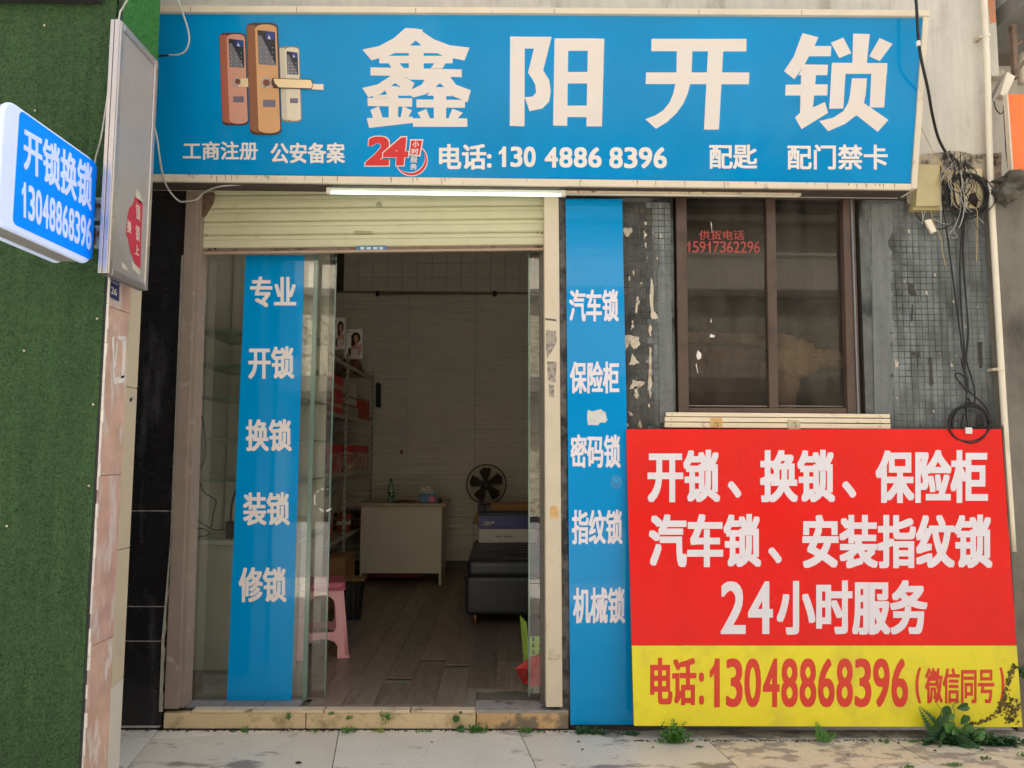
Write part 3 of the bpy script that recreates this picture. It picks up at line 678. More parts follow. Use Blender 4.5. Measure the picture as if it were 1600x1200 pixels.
# ------------------------------------------------------------------ main sign board
sgn = thing('shop_sign', 'long blue shop sign with large white characters and three lock pictures', 'sign', (0, -.2, 2.7))
SB = Surf((0, -.17, 2.71), (0, -.76, -.165))
NS = SB.n
face_q = [(225, 21), (1443, 28), (1424, 287), (222, 271)]
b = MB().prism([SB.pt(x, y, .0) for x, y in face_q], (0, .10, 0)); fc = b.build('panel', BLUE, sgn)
def trim(q, lift, dy, m=CREAM, nm='trim'):
    b = MB().prism([SB.pt(x, y, lift) for x, y in q], (0, dy, 0)); return b.build(nm, m, sgn, bevel=.002)
trim([(225, 10), (800, 13.5), (1449.5, 17.5), (1449.5, 27), (800, 22.5), (225, 20.5)], .02, .16)
trim([(1441, 27.5), (1449.5, 27.5), (1431, 295), (1422, 295)], .012, .14)
trim([(222, 272), (820, 279.5), (1421.5, 287.5), (1421.5, 297), (820, 290.5), (222, 283.5)], .016, .14)
MB().prism([SB.pt(x, y, .0) for x, y in [(222, 284), (820, 291), (1421, 297.5), (1421, 299), (820, 293), (222, 286)]], (0, .10, 0)).build('under_rail', mat('dark_rail', S(70, 62, 54), .7), sgn)
DRIP = mat('drip_stain', S(96, 74, 54), .8, .3, 60)
rd = random.Random(5)
for k in range(34):
    x = rd.uniform(300, 1415); y = 279.5+(x-820)*.0133 if x > 820 else 272+(x-222)*.0125; h_ = rd.uniform(1.5, 9)
    sheet('drip_stain', SB, [(x-.4, y+1), (x+rd.uniform(.3, 1.3), y+1), (x+.3, y+1+h_), (x-.1, y+1+h_)], DRIP, sgn, .0165, .0004)
for x in (340, 505, 690, 905, 1130, 1290):
    sheet('trim_joint', SB, [(x, 273.5+(x-222)*.0127), (x+.8, 273.5+(x-222)*.0127), (x+.8, 283.5+(x-222)*.0115), (x, 283.5+(x-222)*.0115)], DRIP, sgn, .0165, .0004)
    sheet('trim_joint', SB, [(x-40, 12+(x-265)*.0062), (x-39.2, 12+(x-265)*.0062), (x-39.2, 20.5+(x-265)*.0056), (x-40, 20.5+(x-265)*.0056)], DRIP, sgn, .0205, .0004)
BIG = mat('cream_white_vinyl', S(222, 212, 204), .45, .03, 3, stain=S(210, 196, 180), s_scale=3, s_lo=.5, s_hi=.8, s_amt=.5)
CH = {
 '鑫': (400, [[(935,175),(1000,178),(1000,252),(960,285),(900,318),(835,346),(722,377),(665,310),(770,288),(860,240)], [(1000,178),(1045,187),(1038,196),(1110,245),(1210,283),(1335,298),(1303,378),(1200,358),(1172,350),(1100,318),(1036,285),(997,252)],
   [(900,285),(1100,285),(1170,332),(840,332)], [(770,349),(1232,349),(1228,396),(772,396)], [(955,285),(1048,285),(1048,440),(955,440)], [(828,395),(896,395),(926,428),(850,428)], [(1116,395),(1185,395),(1165,428),(1092,428)],
   [(716,421),(1286,434),(1286,482),(716,472)],
   [(850,470),(940,470),(870,518),(832,548),(775,590),(702,608),(665,550),(760,528)], [(900,465),(960,500),(992,520),(965,572),(1000,600),(988,610),(945,590),(908,548),(868,518)], [(800,546),(940,546),(955,600),(820,596)], [(830,540),(890,540),(888,740),(830,740)],
   [(697,612),(976,615),(976,668),(699,663)], [(715,688),(768,664),(792,738),(734,742)], [(918,664),(975,690),(945,745),(905,735)], [(692,738),(978,730),(984,768),(708,800)], [(733,596),(830,592),(830,612),(730,612)],
   [(1075,470),(1150,470),(1150,520),(1113,552),(1060,590),(990,608),(948,572),(1035,530)], [(1150,470),(1212,480),(1250,530),(1343,565),(1322,640),(1290,625),(1228,600),(1185,552),(1150,520)], [(1095,550),(1205,550),(1225,602),(1070,598)],
   [(1003,622),(1308,625),(1306,674),(1003,672)], [(1110,545),(1190,545),(1188,745),(1112,745)], [(1010,705),(1064,682),(1088,742),(1034,745)], [(1228,680),(1293,705),(1252,748),(1204,738)], [(980,740),(1320,740),(1322,793),(982,793)],
   [(900,470),(1170,476),(1110,520),(985,520)] if False else [(920,474),(1100,478),(1060,500),(960,498)]]),
 '阳': (800, [[(-12,228),(80,230),(78,790),(-14,786)], [(0,230),(248,230),(228,304),(0,304)], [(138,300),(200,232),(248,230),(195,440),(232,500),(243,570),(232,635),(190,678),(110,695),(80,608),(128,604),(150,580),(146,530),(128,495),(100,455)],
   [(266,240),(352,240),(345,787),(257,785)], [(475,240),(577,242),(562,790),(465,790)], [(300,240),(520,240),(520,318),(300,318)], [(300,450),(520,450),(520,522),(300,522)], [(300,660),(520,660),(520,733),(300,731)]]),
 '开': (800, [[(872,243),(1466,243),(1464,322),(870,320)], [(838,453),(1483,453),(1480,527),(835,525)], [(1225,315),(1320,315),(1293,810),(1200,810)],
   [(1030,315),(1127,315),(1122,453),(1113,527),(1098,585),(1070,648),(1030,705),(970,762),(900,805),(833,745),(895,722),(945,690),(985,640),(1008,585),(1020,527),(1028,453)]]),
 '锁': (1200, [[(215,207),(315,233),(290,288),(230,400),(165,495),(100,445),(160,355)], [(270,288),(395,288),(392,352),(240,352)], [(225,403),(375,405),(370,470),(190,470)], [(207,465),(300,465),(280,672),(355,638),(375,705),(210,807),(168,735),(200,705)], [(110,530),(372,527),(370,597),(107,597)],
   [(532,210),(635,213),(617,395),(527,395)], [(392,268),(470,235),(520,333),(445,363)], [(697,238),(778,275),(697,382),(632,352)], [(400,393),(745,395),(743,462),(397,462)], [(398,400),(487,400),(470,678),(382,680)], [(648,400),(745,400),(725,672),(635,672)],
   [(524,490),(618,490),(610,590),(596,655),(550,722),(480,775),(375,820),(320,757),(410,735),(470,695),(502,640),(512,590)], [(592,640),(752,750),(685,824),(545,715)]])}
for ch, (ox, polys) in CH.items():
    b = MB()
    for k, P in enumerate(polys): b.prism([SB.pt(ox+x/4, y/4, .0012+k*.00005) for x, y in P], -NS*.0008)
    b.build('character', BIG, sgn)
for s, q, dl in (('工商注册', (286, 221, 403, 250), (.0022, .0018)), ('公安备案', (423, 223, 539, 255), (.0024, .002)), ('电话:', (686, 225, 768, 265), (.0036, .003)),
                 ('130', (776, 229, 838, 261), (.0035, .003)), ('4886', (850, 230, 941, 262), (.0035, .003)), ('8396', (951, 230, 1043, 263), (.0035, .003)),
                 ('配匙', (1108, 226, 1183, 264), (.0028, .0024)), ('配门禁卡', (1230, 226, 1387, 265), (.0028, .0024))):
    lettering(s, SB, q, WHITE, sgn, dl, .0012)
# 24 hour emblem
em = MB().use(WHITE)
q2 = [SB.pt(x, y) for x, y in rects(572, 212, 612, 260.5)]; q4 = [SB.pt(x, y) for x, y in rects(598, 213, 640, 260.5)]
REDL = mat('emblem_red', S(206, 34, 36), .45, .05, 10)
text_into(em, '2', q2, NS, (.0105, .0085), .0011, .14, 3)
em.use(REDL); text_into(em, '2', [SB.pt(x, y) for x, y in rects(573.5, 213.5, 610.5, 259)], NS, (.0075, .0065), .0030, .14, 2)
em.use(WHITE); text_into(em, '4', q4, NS, (.0105, .0085), .0052, .10, 3)
em.use(REDL); text_into(em, '4', [SB.pt(x, y) for x, y in rects(599.5, 215, 638.5, 259)], NS, (.0070, .0065), .0072, .10, 2)
em.use(WHITE).poly([SB.pt(x, y, .0085) for x, y in [(641, 218), (662, 218), (657, 245), (639, 243)]])
em.use(REDL).poly([SB.pt(x, y, .0088) for x, y in [(642.5, 220), (660, 220), (655.5, 243), (640.5, 241.5)]])
def arc(cx, cy, r0_, r1_, a0, a1, lift, n=40, taper=True):
    for k in range(n):
        t0, t1 = k/n, (k+1)/n; A, B = a0+(a1-a0)*t0, a0+(a1-a0)*t1
        w0 = (sin(pi*min(.98, max(.06, t0))) if taper else 1); w1 = (sin(pi*min(.98, max(.06, t1))) if taper else 1)
        em.add([SB.pt(cx+(r0_+(r1_-r0_)*(1-w0)*.9)*cos(A), cy+(r0_+(r1_-r0_)*(1-w0)*.9)*sin(A), lift), SB.pt(cx+r1_*cos(A), cy+r1_*sin(A), lift),
                SB.pt(cx+r1_*cos(B), cy+r1_*sin(B), lift), SB.pt(cx+(r0_+(r1_-r0_)*(1-w1)*.9)*cos(B), cy+(r0_+(r1_-r0_)*(1-w1)*.9)*sin(B), lift)], [(0, 1, 2, 3)])
em.use(WHITE); arc(643, 250, 18.5, 25.5, R(-50), R(165), .0010)
em.use(REDL); arc(643, 250, 19.8, 24.3, R(-46), R(160), .0014)
em.use(WHITE); text_into(em, '小', [SB.pt(x, y) for x, y in rects(645, 221, 655, 230.5)], NS, (.0006, .0006), .0094)
text_into(em, '时', [SB.pt(x, y) for x, y in rects(643.5, 232.5, 654.5, 241.5)], NS, (.0006, .0006), .0094)
text_into(em, '服', [SB.pt(x, y) for x, y in rects(641.5, 245, 652.5, 254.5)], NS, (.0006, .0006), .0094)
text_into(em, '务', [SB.pt(x, y) for x, y in rects(641, 256, 652, 265.5)], NS, (.0006, .0006), .0094)
em.build('hour_emblem', None, sgn)
# printed smart locks
def rr(x0, y0, x1, y1, r, sk=0):
    P = []
    for (cx, cy, a0) in ((x0+r, y0+r*.5, pi), (x1-r, y0+r*.5, 1.5*pi), (x1-r, y1-r*.5, 0), (x0+r, y1-r*.5, .5*pi)):
        for k in range(5):
            a = a0+k*pi/8; P.append((cx+r*cos(a)+sk*((cy-y0)/(y1-y0)), cy+r*.5*sin(a)))
    return P
def lock_pic(x0, y0, x1, y1, side, front, edge, sk, base):
    w_ = x1-x0; h_ = y1-y0; m = MB(); l = base
    m.use(edge).poly([SB.pt(x, y, l) for x, y in rr(x0-w_*.02, y0-h_*.006, x1+w_*.03, y1+h_*.008, w_*.3, sk)])
    m.use(side).poly([SB.pt(x, y, l+.0003) for x, y in [(x0, y0+h_*.02), (x0+w_*.28, y0+h_*.015), (x0+w_*.32+sk, y1-h_*.01), (x0+w_*.10+sk, y1-h_*.025), (x0+sk*.9, y1-h_*.04)]])
    m.use(front).poly([SB.pt(x, y, l+.0006) for x, y in rr(x0+w_*.27, y0+h_*.01, x1-w_*.01, y1-h_*.01, w_*.3, sk)])
    sx0_, sx1_ = x0+w_*.36, x1-w_*.06
    m.use(mat('lock_screen', S(34, 34, 52), .4, .1)).poly([SB.pt(x, y, l+.0009) for x, y in [(sx0_, y0+h_*.06), (sx1_, y0+h_*.08), (sx1_+sk*.3, y0+h_*.38), (sx0_+sk*.3, y0+h_*.37)]])
    m.use(mat('lock_screen_pale', S(112, 110, 118), .4, .1)).poly([SB.pt(x, y, l+.0012) for x, y in [(sx0_, y0+h_*.11), (sx0_+w_*.12, y0+h_*.11), (sx1_+sk*.3, y0+h_*.38), (sx0_+sk*.3, y0+h_*.37)]])
    m.use(mat('lock_logo', S(40, 60, 140), .4, .1)).poly([SB.pt(x, y, l+.0015) for x, y in [(sx0_+w_*.28, y0+h_*.08), (sx1_-w_*.02, y0+h_*.085), (sx1_-w_*.02, y0+h_*.15), (sx0_+w_*.28, y0+h_*.14)]])
    m.use(WHITE).poly([SB.pt(x, y, l+.0018) for x, y in [(sx0_+w_*.34, y0+h_*.14), (sx0_+w_*.38, y0+h_*.105), (sx0_+w_*.44, y0+h_*.145)]])
    for i in range(3):
        for j in range(4):
            cx, cy = sx0_+w_*(.09+.19*i)+sk*.2, y0+h_*(.22+.042*j)
            m.poly([SB.pt(cx+a, cy+c, l+.0018) for a, c in ((-.5, -.5), (.5, -.5), (.5, .5), (-.5, .5))])
    m.use(mat('lock_badge', S(112, 104, 120), .4, .1)).poly([SB.pt(x, y, l+.0009) for x, y in [(x0+w_*.46+sk*.6, y0+h_*.69), (x1-w_*.12+sk*.6, y0+h_*.69), (x1-w_*.12+sk*.6, y0+h_*.755), (x0+w_*.47+sk*.6, y0+h_*.755)]])
    m.build('lock_picture', None, sgn)
    return x0, y0
COP = mat('print_copper', S(206, 148, 128), .4, .12, 3); COPS = mat('print_copper_side', S(166, 92, 74), .4, .1, 3)
GOL = mat('print_gold', S(212, 160, 112), .4, .12, 3); GOLS = mat('print_gold_side', S(140, 86, 58), .4, .1, 3)
SIL = mat('print_silver', S(222, 208, 186), .4, .05, 3); SILS = mat('print_silver_side', S(200, 188, 168), .4, .05, 3); EDG = mat('print_dark_edge', S(70, 44, 36), .4)
GLD = mat('print_handle', S(236, 208, 164), .4, .08, 8)
def shp(P, m, l, nm='lock_picture'): 
    b = MB(); b.poly([SB.pt(x, y, l) for x, y in P]); return b
hb = MB()
lock_pic(343, 52, 383, 195, COPS, COP, EDG, 5, .0012)
lock_pic(437, 73, 467, 190, SILS, SIL, mat('print_grey_edge', S(130, 120, 104), .4), 4, .0012)
hb.use(GLD)
hb.poly([SB.pt(x, y, .0038) for x, y in [(372, 124), (392, 122), (392, 136), (372, 136)]])
hb.build('lock_picture', None, sgn)
lock_pic(386, 37, 433, 210, GOLS, GOL, EDG, 6, .0044)
hb = MB()
for (cx, cy, r_) in ((371, 128, 7), (416, 130, 9)):
    hb = MB(); hb.use(mat('print_chrome', S(170, 160, 160), .3, .4, 60)).poly([SB.pt(cx+r_*cos(a*pi/8)*.85, cy+r_*sin(a*pi/8), .0066) for a in range(16)])
    hb.use(mat('print_hub', S(118, 60, 44), .3)).poly([SB.pt(cx+1+r_*.6*cos(a*pi/8), cy+r_*.6*sin(a*pi/8), .0069) for a in range(16)])
    hb.build('lock_hub_print', None, sgn)
hb = MB(); hb.use(mat('print_pale_handle', S(232, 216, 196), .4)).poly([SB.pt(x, y, .0062) for x, y in [(482, 131), (506, 132), (506, 141), (482, 140)]])
hb.use(EDG).poly([SB.pt(x, y, .0071) for x, y in [(426, 122.5), (488, 124.5), (490, 132), (488, 140), (428, 138.5), (424, 130)]])
hb.use(GLD).poly([SB.pt(x, y, .0074) for x, y in [(428, 123.5), (486, 125.5), (489, 132), (487, 138.5), (436, 137), (430, 130)]])
hb.build('lock_handle_print', None, sgn)

# lamps under the sign
lf = thing('tube_lamp', 'lit white fluorescent tube hanging under the left half of the sign', 'lamp', SB.pt(700, 300, 0))
LIT = bpy.data.materials.new('lit_tube'); LIT.use_nodes = True; pb_ = LIT.node_tree.nodes['Principled BSDF']
pb_.inputs['Emission Color'].default_value = (.80, 1, .82, 1); pb_.inputs['Emission Strength'].default_value = 1.1; pb_.inputs['Base Color'].default_value = (.8, .85, .8, 1)
SL = FY(-.13)
a_, c_ = SL.pt(514, 300.5), SL.pt(880, 304.5)
MB().tube([a_, c_], .0085, 12).build('tube', LIT, lf, smooth=True)
for p in (a_, c_): MB().box(p-V((.012, .012, .010)), p+V((.012, .012, .022))).build('end_cap', mat('lamp_plastic', S(220, 214, 200), .4), lf, bevel=.002)
MB().prism([FY(-.125).pt(*q) for q in [(512, 292), (882, 296), (882, 299), (512, 295.5)]], (0, .04, 0)).build('batten', mat('lamp_plastic', S(220, 214, 200), .4), lf)
l2 = thing('tube_lamp', 'unlit white tube batten under the right half of the sign', 'lamp', SB.pt(1060, 302, 0))
MB().prism([FY(-.12).pt(*q) for q in [(884, 297), (1252, 300), (1252, 305.5), (884, 302)]], (0, .035, 0)).build('batten', mat('cream_batten', S(226, 208, 176), .45, .08, 14, stain=S(120, 96, 70), s_scale=30, s_lo=.6, s_hi=.7), l2, bevel=.002)
MB().tube([FY(-.125).pt(890, 303), FY(-.125).pt(1246, 306.5)], .005, 8).build('tube', mat('off_tube', S(210, 206, 190), .3), l2, smooth=True)
for x in (940, 1000, 1050):
    pass

# ------------------------------------------------------------------ blue vertical sign right of the door
vsn = thing('vertical_sign', 'tall glossy blue acrylic sign strip right of the doorway', 'sign', at(935, 1130, -.03))
SV = FY(-.028)
vp_ = sheet('panel', SV, [(883.5, 312), (971.5, 312), (988.5, 1131), (891, 1131)], BLUE2, vsn, 0, .012, bevel=.001)
for s, q in (('汽车锁', (889, 453, 966, 503)), ('保险柜', (890, 565, 967, 615)), ('密码锁', (891, 679, 969, 731)), ('指纹锁', (893, 796, 972, 850)), ('机械锁', (895, 917, 976, 973))):
    lettering(s, SV, q, WHITE2, vsn, (.0030, .0030), .013)
sheet('torn_patch', SV, jag([(917, 640), (925, 643), (938, 640), (945, 644), (949, 657), (944, 661), (938, 660), (934, 664), (918, 664)], .8), mat('torn_white', S(206, 208, 204), .8, .1, 30), vsn, .0125, .0006)
sheet('round_sticker', SV, [(962+9*cos(a*pi/10), 753+11*sin(a*pi/10)) for a in range(20)], mat('blue_round', (.01, .24, .52), .35, .35, 60), vsn, .0125, .0006)

# ------------------------------------------------------------------ red/yellow board
rb_ = thing('red_billboard', 'leaning red and yellow advertising board with white and red characters', 'sign', at(1285, 1134, -.12))
pt_, pb2 = at(1270, 671, -.045), at(1270, 1134, -.15)
dv = (pt_-pb2); SRB = Surf(pb2, (0, -dv.z, dv.y)); 
if SRB.n.y > 0: SRB.n = -SRB.n
BX = lambda y: (978+(990-978)*(y-671)/(1132-671), 1562+(1595-1562)*(y-671)/(1135-671))
def row(y0, y1):
    return [(BX(y0)[0], y0), (BX(y0)[1], y0), (BX(y1)[1], y1+(2 if y1 > 1100 else 0)), (BX(y1)[0], y1)]
sheet('red_panel', SRB, row(671, 1007.5), RED, rb_, 0, .012)
sheet('yellow_panel', SRB, row(1008, 1133), YEL, rb_, 0, .012)
sheet('backing', SRB, row(672, 1132), mat('board_back', S(90, 84, 78), .8), rb_, -.02, .019)
for s, q in (('开锁', (1011, 703, 1124, 785)), ('、', (1136, 752, 1157, 778)), ('换锁', (1186, 703, 1303, 785)), ('、', (1314, 752, 1336, 778)), ('保险柜', (1366, 703, 1541, 786)),
             ('汽车锁', (1013, 803, 1188, 886)), ('、', (1199, 855, 1220, 880)), ('安装指纹锁', (1252, 804, 1548, 888)), ('24', (1123, 908, 1208, 990)), ('小时服务', (1212, 906, 1447, 991))):
    d_ = (.0075, .0068) if s not in ('24', '、') else (.0055, .005)
    lettering(s, SRB, q, WHITE2, rb_, d_, .0128, rings=2 if s != '、' else 1)
for s, q, d_ in (('电话', (1015, 1027, 1087, 1101), (.0055, .0045)), (':', (1091, 1050, 1099, 1100), (.004, .003)), ('13048868396', (1103, 1028, 1418, 1104), (.0045, .004)),
                 ('(', (1428, 1042, 1437, 1098), (.003, .002)), ('微信同号', (1443, 1043, 1551, 1098), (.0028, .0024)), (')', (1559, 1042, 1567, 1098), (.003, .002))):
    lettering(s, SRB, q, RED_T, rb_, d_, .0128, rings=1)
# soil and rust crust at the lower right corner
CR = mat('dark_soil_crust', S(104, 88, 40), .95, .4, 30, stain=S(60, 48, 26), s_scale=30, s_lo=.45, s_hi=.6)
rc = random.Random(11); crust = MB()
AC_ = [(1512, 1131), (1530, 1128), (1547, 1119), (1560, 1105), (1567, 1088), (1571, 1070), (1577, 1052), (1582, 1040)]
for k in range(360):
    if rc.random() < .62:
        t = rc.random()*(len(AC_)-1.001); i = int(t); px_ = AC_[i][0]+(AC_[i+1][0]-AC_[i][0])*(t-i)+rc.gauss(0, 2.2); py_ = AC_[i][1]+(AC_[i+1][1]-AC_[i][1])*(t-i)+rc.gauss(0, 2.2)
    else: px_ = rc.gauss(1578, 7); py_ = rc.gauss(1109, 11)
    if px_ > 1592 or py_ > 1131 or px_ < 1508: continue
    a0 = rc.random()*6; s_ = rc.uniform(.5, 2.9)**1.0
    crust.poly([SRB.pt(px_+s_*cos(a0+a*1.05)*rc.uniform(.4, 1.4), py_+s_*sin(a0+a*1.05)*rc.uniform(.4, 1.4), .0132+rc.uniform(0, .0006)) for a in range(6)])
crust.build('soil_crust', CR, rb_, kind='stuff')

# ------------------------------------------------------------------ junction box, cables, pipe
jb = thing('junction_box', 'beige metal junction box beside the right end of the sign', 'junction box', at(1450, 328, -.05))
JM = mat('beige_box', S(184, 170, 126), .5, .06, 10, stain=S(110, 94, 66), s_scale=14, s_lo=.62, s_hi=.75)
MB().prism([FY(-.03).pt(*q) for q in [(1432, 256), (1470, 256), (1474, 328), (1426, 328)]], (0, .05, 0)).build('box', JM, jb, bevel=.003)
MB().prism([FY(-.055).pt(*q) for q in [(1434, 258), (1469, 258), (1470, 321), (1431, 322)]], (0, .025, 0)).build('cover', JM, jb, bevel=.003)
MB().prism([FY(-.06).pt(*q) for q in [(1433, 290), (1469, 289), (1470, 321.5), (1431, 322)]], (0, .006, 0)).build('flap', JM, jb, bevel=.002)
def cable(name, pts, r, m, label, cat='cable', y=-.03, sm=8, group=None, n=6, jit=0):
    b = MB(); P = [V(at(p[0], p[1], p[2] if len(p) > 2 else y)) for p in pts]
    b.tube(P, r, n, smooth_pts=sm); return b.build(name, m, smooth=True, label=label, cat=cat, group=group)
cable('power_cable', [(1429, -20, -.42), (1432, 10, -.42), (1435, 60, -.40), (1440, 95, -.38), (1450, 140, -.3), (1457, 180, -.2), (1466, 215, -.1), (1479, 240, -.05), (1486, 246, -.04)], .007, BLK, 'thick black power cable dropping past the right end of the sign')
MB().lathe([(.009, -.012), (.010, 0), (.009, .012)], at(1435, 68, -.40), 10).build('cable_sleeve', WHITE, label='small white sleeve on the thick black power cable', cat='sleeve')
def loops(c, rx, ry, n, y, rb=.0035, seed=1, a0=0, spread=1.5):
    b = MB(); r_ = random.Random(seed)
    for k in range(n):
        cx, cy = c[0]+r_.uniform(-spread, spread), c[1]+r_.uniform(-spread, spread); sx_, sy_ = rx*r_.uniform(.9, 1.05), ry*r_.uniform(.9, 1.05); yy = y-r_.uniform(0, .03); ph = r_.random()*6
        P = [at(cx+sx_*cos(a0+2*pi*i/28)*(1+.02*sin(3*a0+ph+i*.5)), cy+sy_*sin(a0+2*pi*i/28), yy+.004*sin(i*.7+ph)) for i in range(29)]
        b.tube(P, rb, 6)
    return b
loops((1511, 305), 32, 33, 9, -.035, .0045, 3, spread=3).build('cable_coil', BLK, smooth=True, label='large black cable coil hanging right of the junction box', cat='cable coil')
loops((1515.5, 661), 31, 29, 8, -.035, .0034, 5, spread=2.0).build('cable_coil', BLK, smooth=True, label='thin black cable coil hanging over the top of the red board', cat='cable coil')
loops((1517, 664), 16, 24, 2, -.035, .0018, 8, spread=1.6).build('cable_coil', BLK, smooth=True, label='small inner loop of black wire inside the lower coil', cat='cable coil')
cable('cable', [(1478, 352), (1487, 420), (1495, 480), (1503, 540), (1507, 575), (1512, 600), (1511, 615)], .0042, BLK, 'leftmost of the black wires running down the grey wall')
cable('cable', [(1508, 250), (1506, 320), (1503, 360), (1500, 420), (1503, 500), (1508, 560), (1507, 585), (1509, 612)], .0042, BLK, 'middle black wire running down the grey wall into the lower coil')
cable('cable', [(1500, 300), (1506, 345), (1505, 400), (1509, 460), (1513, 520), (1510, 560), (1518, 590), (1523, 612), (1523, 627), (1518, 631), (1512, 622)], .0042, BLK, 'rightmost of the black wires running down the grey wall')
cable('cable', [(1511, 612), (1503, 602), (1493, 588), (1496, 583), (1506, 588), (1509, 600), (1513, 610), (1530, 625), (1541, 637), (1546, 650)], .0042, BLK, 'black wire bow left of the bundle above the lower coil')
cable('cable', [(1502, 560), (1503, 567), (1508, 590), (1510, 620), (1509, 640), (1511, 660), (1512, 668)], .0042, BLK, 'black wire ending at the small white clip in the lower coil')
wc = sheet('wire_clip', FY(-.062), [(1507, 668), (1517, 668), (1517.5, 678), (1507.5, 678)], WHITE, None, .0, .012, bevel=.002, label='small white wire clip on the red board inside the lower coil', cat='clip')
cable('cable', [(1486, 246), (1492, 262), (1490, 290), (1494, 318), (1507, 330), (1508, 345)], .004, BLK, 'black wire curling through the large coil near its centre')
cable('cable', [(1487, 250), (1497, 252), (1500, 280), (1503, 300), (1505, 345)], .004, BLK, 'black wire bending over the top of the large coil')
cable('cable', [(1470, 258), (1468, 275), (1471, 305), (1474, 330), (1478, 350)], .003, BLK, 'black wire along the right edge of the junction box')
cable('cable', [(1520, 275), (1540, 280), (1553, 300), (1554, 315), (1545, 328)], .0018, BLK, 'thin black wire arching in front of the white pipe', y=-.09)
cable('cable', [(1525, 272), (1543, 284), (1556, 300), (1554, 318), (1549, 325), (1544, 330)], .0018, BLK, 'outer thin black wire looping past the white pipe', y=-.095)
YW = mat('yellowed_wire', S(188, 160, 104), .6, .1, 20)
cable('cable', [(1440, 200), (1452, 225), (1470, 258), (1484, 280), (1500, 300), (1515, 318), (1526, 328), (1527, 345), (1526, 400), (1525, 408)], .0018, YW, 'long yellowed wire crossing the large coil and hanging down', y=-.075)
cable('cable', [(1455, 329), (1458, 345), (1466, 362), (1471, 380), (1475, 405), (1477, 416)], .0018, YW, 'yellowed wire hanging below the junction box')
cable('cable', [(1481, 272), (1483, 290), (1487, 300), (1487, 322)], .0022, mat('grey_wire', S(170, 168, 160), .5), 'pale grey wire on the left side of the large coil', y=-.075)
cable('cable', [(1501, 266), (1504, 290), (1507, 310), (1506, 330), (1502, 348), (1498, 356)], .0026, mat('grey_wire', S(170, 168, 160), .5), 'pale grey wire hanging through the middle of the large coil', y=-.08)
cable('cable', [(1440, 329), (1442, 340), (1440, 348)], .0016, WCAB, 'short white wire at the left under the junction box')
cable('cable', [(1446, 329), (1443, 338), (1441, 350)], .0016, WCAB, 'short white wire beside the first under the junction box')
cable('cable', [(1459, 342), (1470, 348), (1482, 350)], .0014, WCAB, 'thin white wire curving right from the broken connector')
cable('cable', [(1492, 340), (1493, 350), (1488, 360), (1482, 366)], .0014, WCAB, 'thin white wire curling below the large coil')
cable('cable', [(1430, 332), (1440, 345), (1455, 355), (1470, 358), (1485, 352), (1495, 345)], .003, BLK, 'black wire sagging behind the broken connector')
cable('cable', [(1478, 337), (1495, 336), (1511, 338)], .0016, mat('red_wire', S(130, 60, 56), .5), 'short dull red wire crossing under the large coil')
for k, (P) in enumerate(([(1483, 235), (1487, 248), (1482, 256), (1480, 262)], [(1492, 238), (1488, 248), (1484, 258), (1486, 266)], [(1486, 240), (1492, 247), (1496, 254), (1494, 264)])):
    cable('cable', P, .0025, BLK, ['left', 'middle', 'right'][k]+' stub of the knotted black wires on top of the large coil', y=-.05)
tg_ = thing('cable_tangle', 'messy tangle of thin black wires across the large coil and the junction box', 'cable tangle', at(1505, 330, -.07))
rk_ = random.Random(44)
for k in range(16):
    x_, y_ = rk_.uniform(1476, 1512), rk_.uniform(236, 268); P_ = [at(x_, y_, -.06)]
    for j in range(rk_.randint(3, 6)):
        x_ += rk_.uniform(-16, 18); y_ += rk_.uniform(6, 30); P_.append(at(min(1556, max(1470, x_)), min(372, y_), -.05-rk_.uniform(0, .06)))
    MB().tube(P_, rk_.choice([.0014, .002, .0028]), 5, smooth_pts=6).build('wire', rk_.choice([BLK, BLK, BLK, mat('grey_wire', S(170, 168, 160), .5)]), tg_, smooth=True)
cn = thing('broken_connector', 'open cream wire connector dangling below the junction box', 'connector', at(1453, 362, -.04))
MB().prism([FY(-.05).pt(*q) for q in [(1445, 344), (1455, 342), (1464, 361), (1456, 364)]], (0, .012, 0)).build('body', PVC, cn, bevel=.001)
MB().prism([FY(-.044).pt(*q) for q in [(1444, 346), (1446, 346), (1458, 365), (1455, 366)]], (0, .006, 0)).build('lid', PEEL, cn)
MB().prism([FY(-.025).pt(*q) for q in [(1512, 305), (1518, 301), (1524, 300), (1530, 312), (1526, 325), (1512, 320)]], (0, .02, 0)).build('clamp_block', mat('dark_brown_block', S(44, 28, 24), .7), bevel=.004, label='dark brown block inside the large cable coil', cat='clamp')
sheet('backing_plate', FY(0), [(1478, 268), (1530, 266), (1532, 326), (1478, 330)], mat('yellow_plate', S(214, 198, 158), .7, .1, 10, stain=S(120, 100, 76), s_scale=12, s_lo=.58, s_hi=.7), None, .014, .01, label='pale yellow plate behind the large cable coil', cat='plate')

pp = thing('drain_pipe', 'cream plastic downpipe at the right edge of the shop front', 'pipe', at(1583, 862, -.05))
SPp = FY(-.05)
pl = [(1536.5, -30), (1543, 120), (1548.5, 300), (1560, 500), (1571, 680), (1583, 862)]
MB().tube([SPp.pt(x, y) for x, y in pl], .0155, 18, smooth_pts=4).build('pipe', PVC, pp, smooth=True)
for (x, y) in ((1541.5, 57), (1563, 577)):
    MB().tube([SPp.pt(x, y-2.5), SPp.pt(x, y+2.5)], .0185, 16).build('clip', PVC, pp, smooth=True)
    p = SPp.pt(x-5, y); MB().box(p+V((-.022, .0, -.006)), p+V((.0, .05, .006))).build('clip_arm', PEEL, pp)

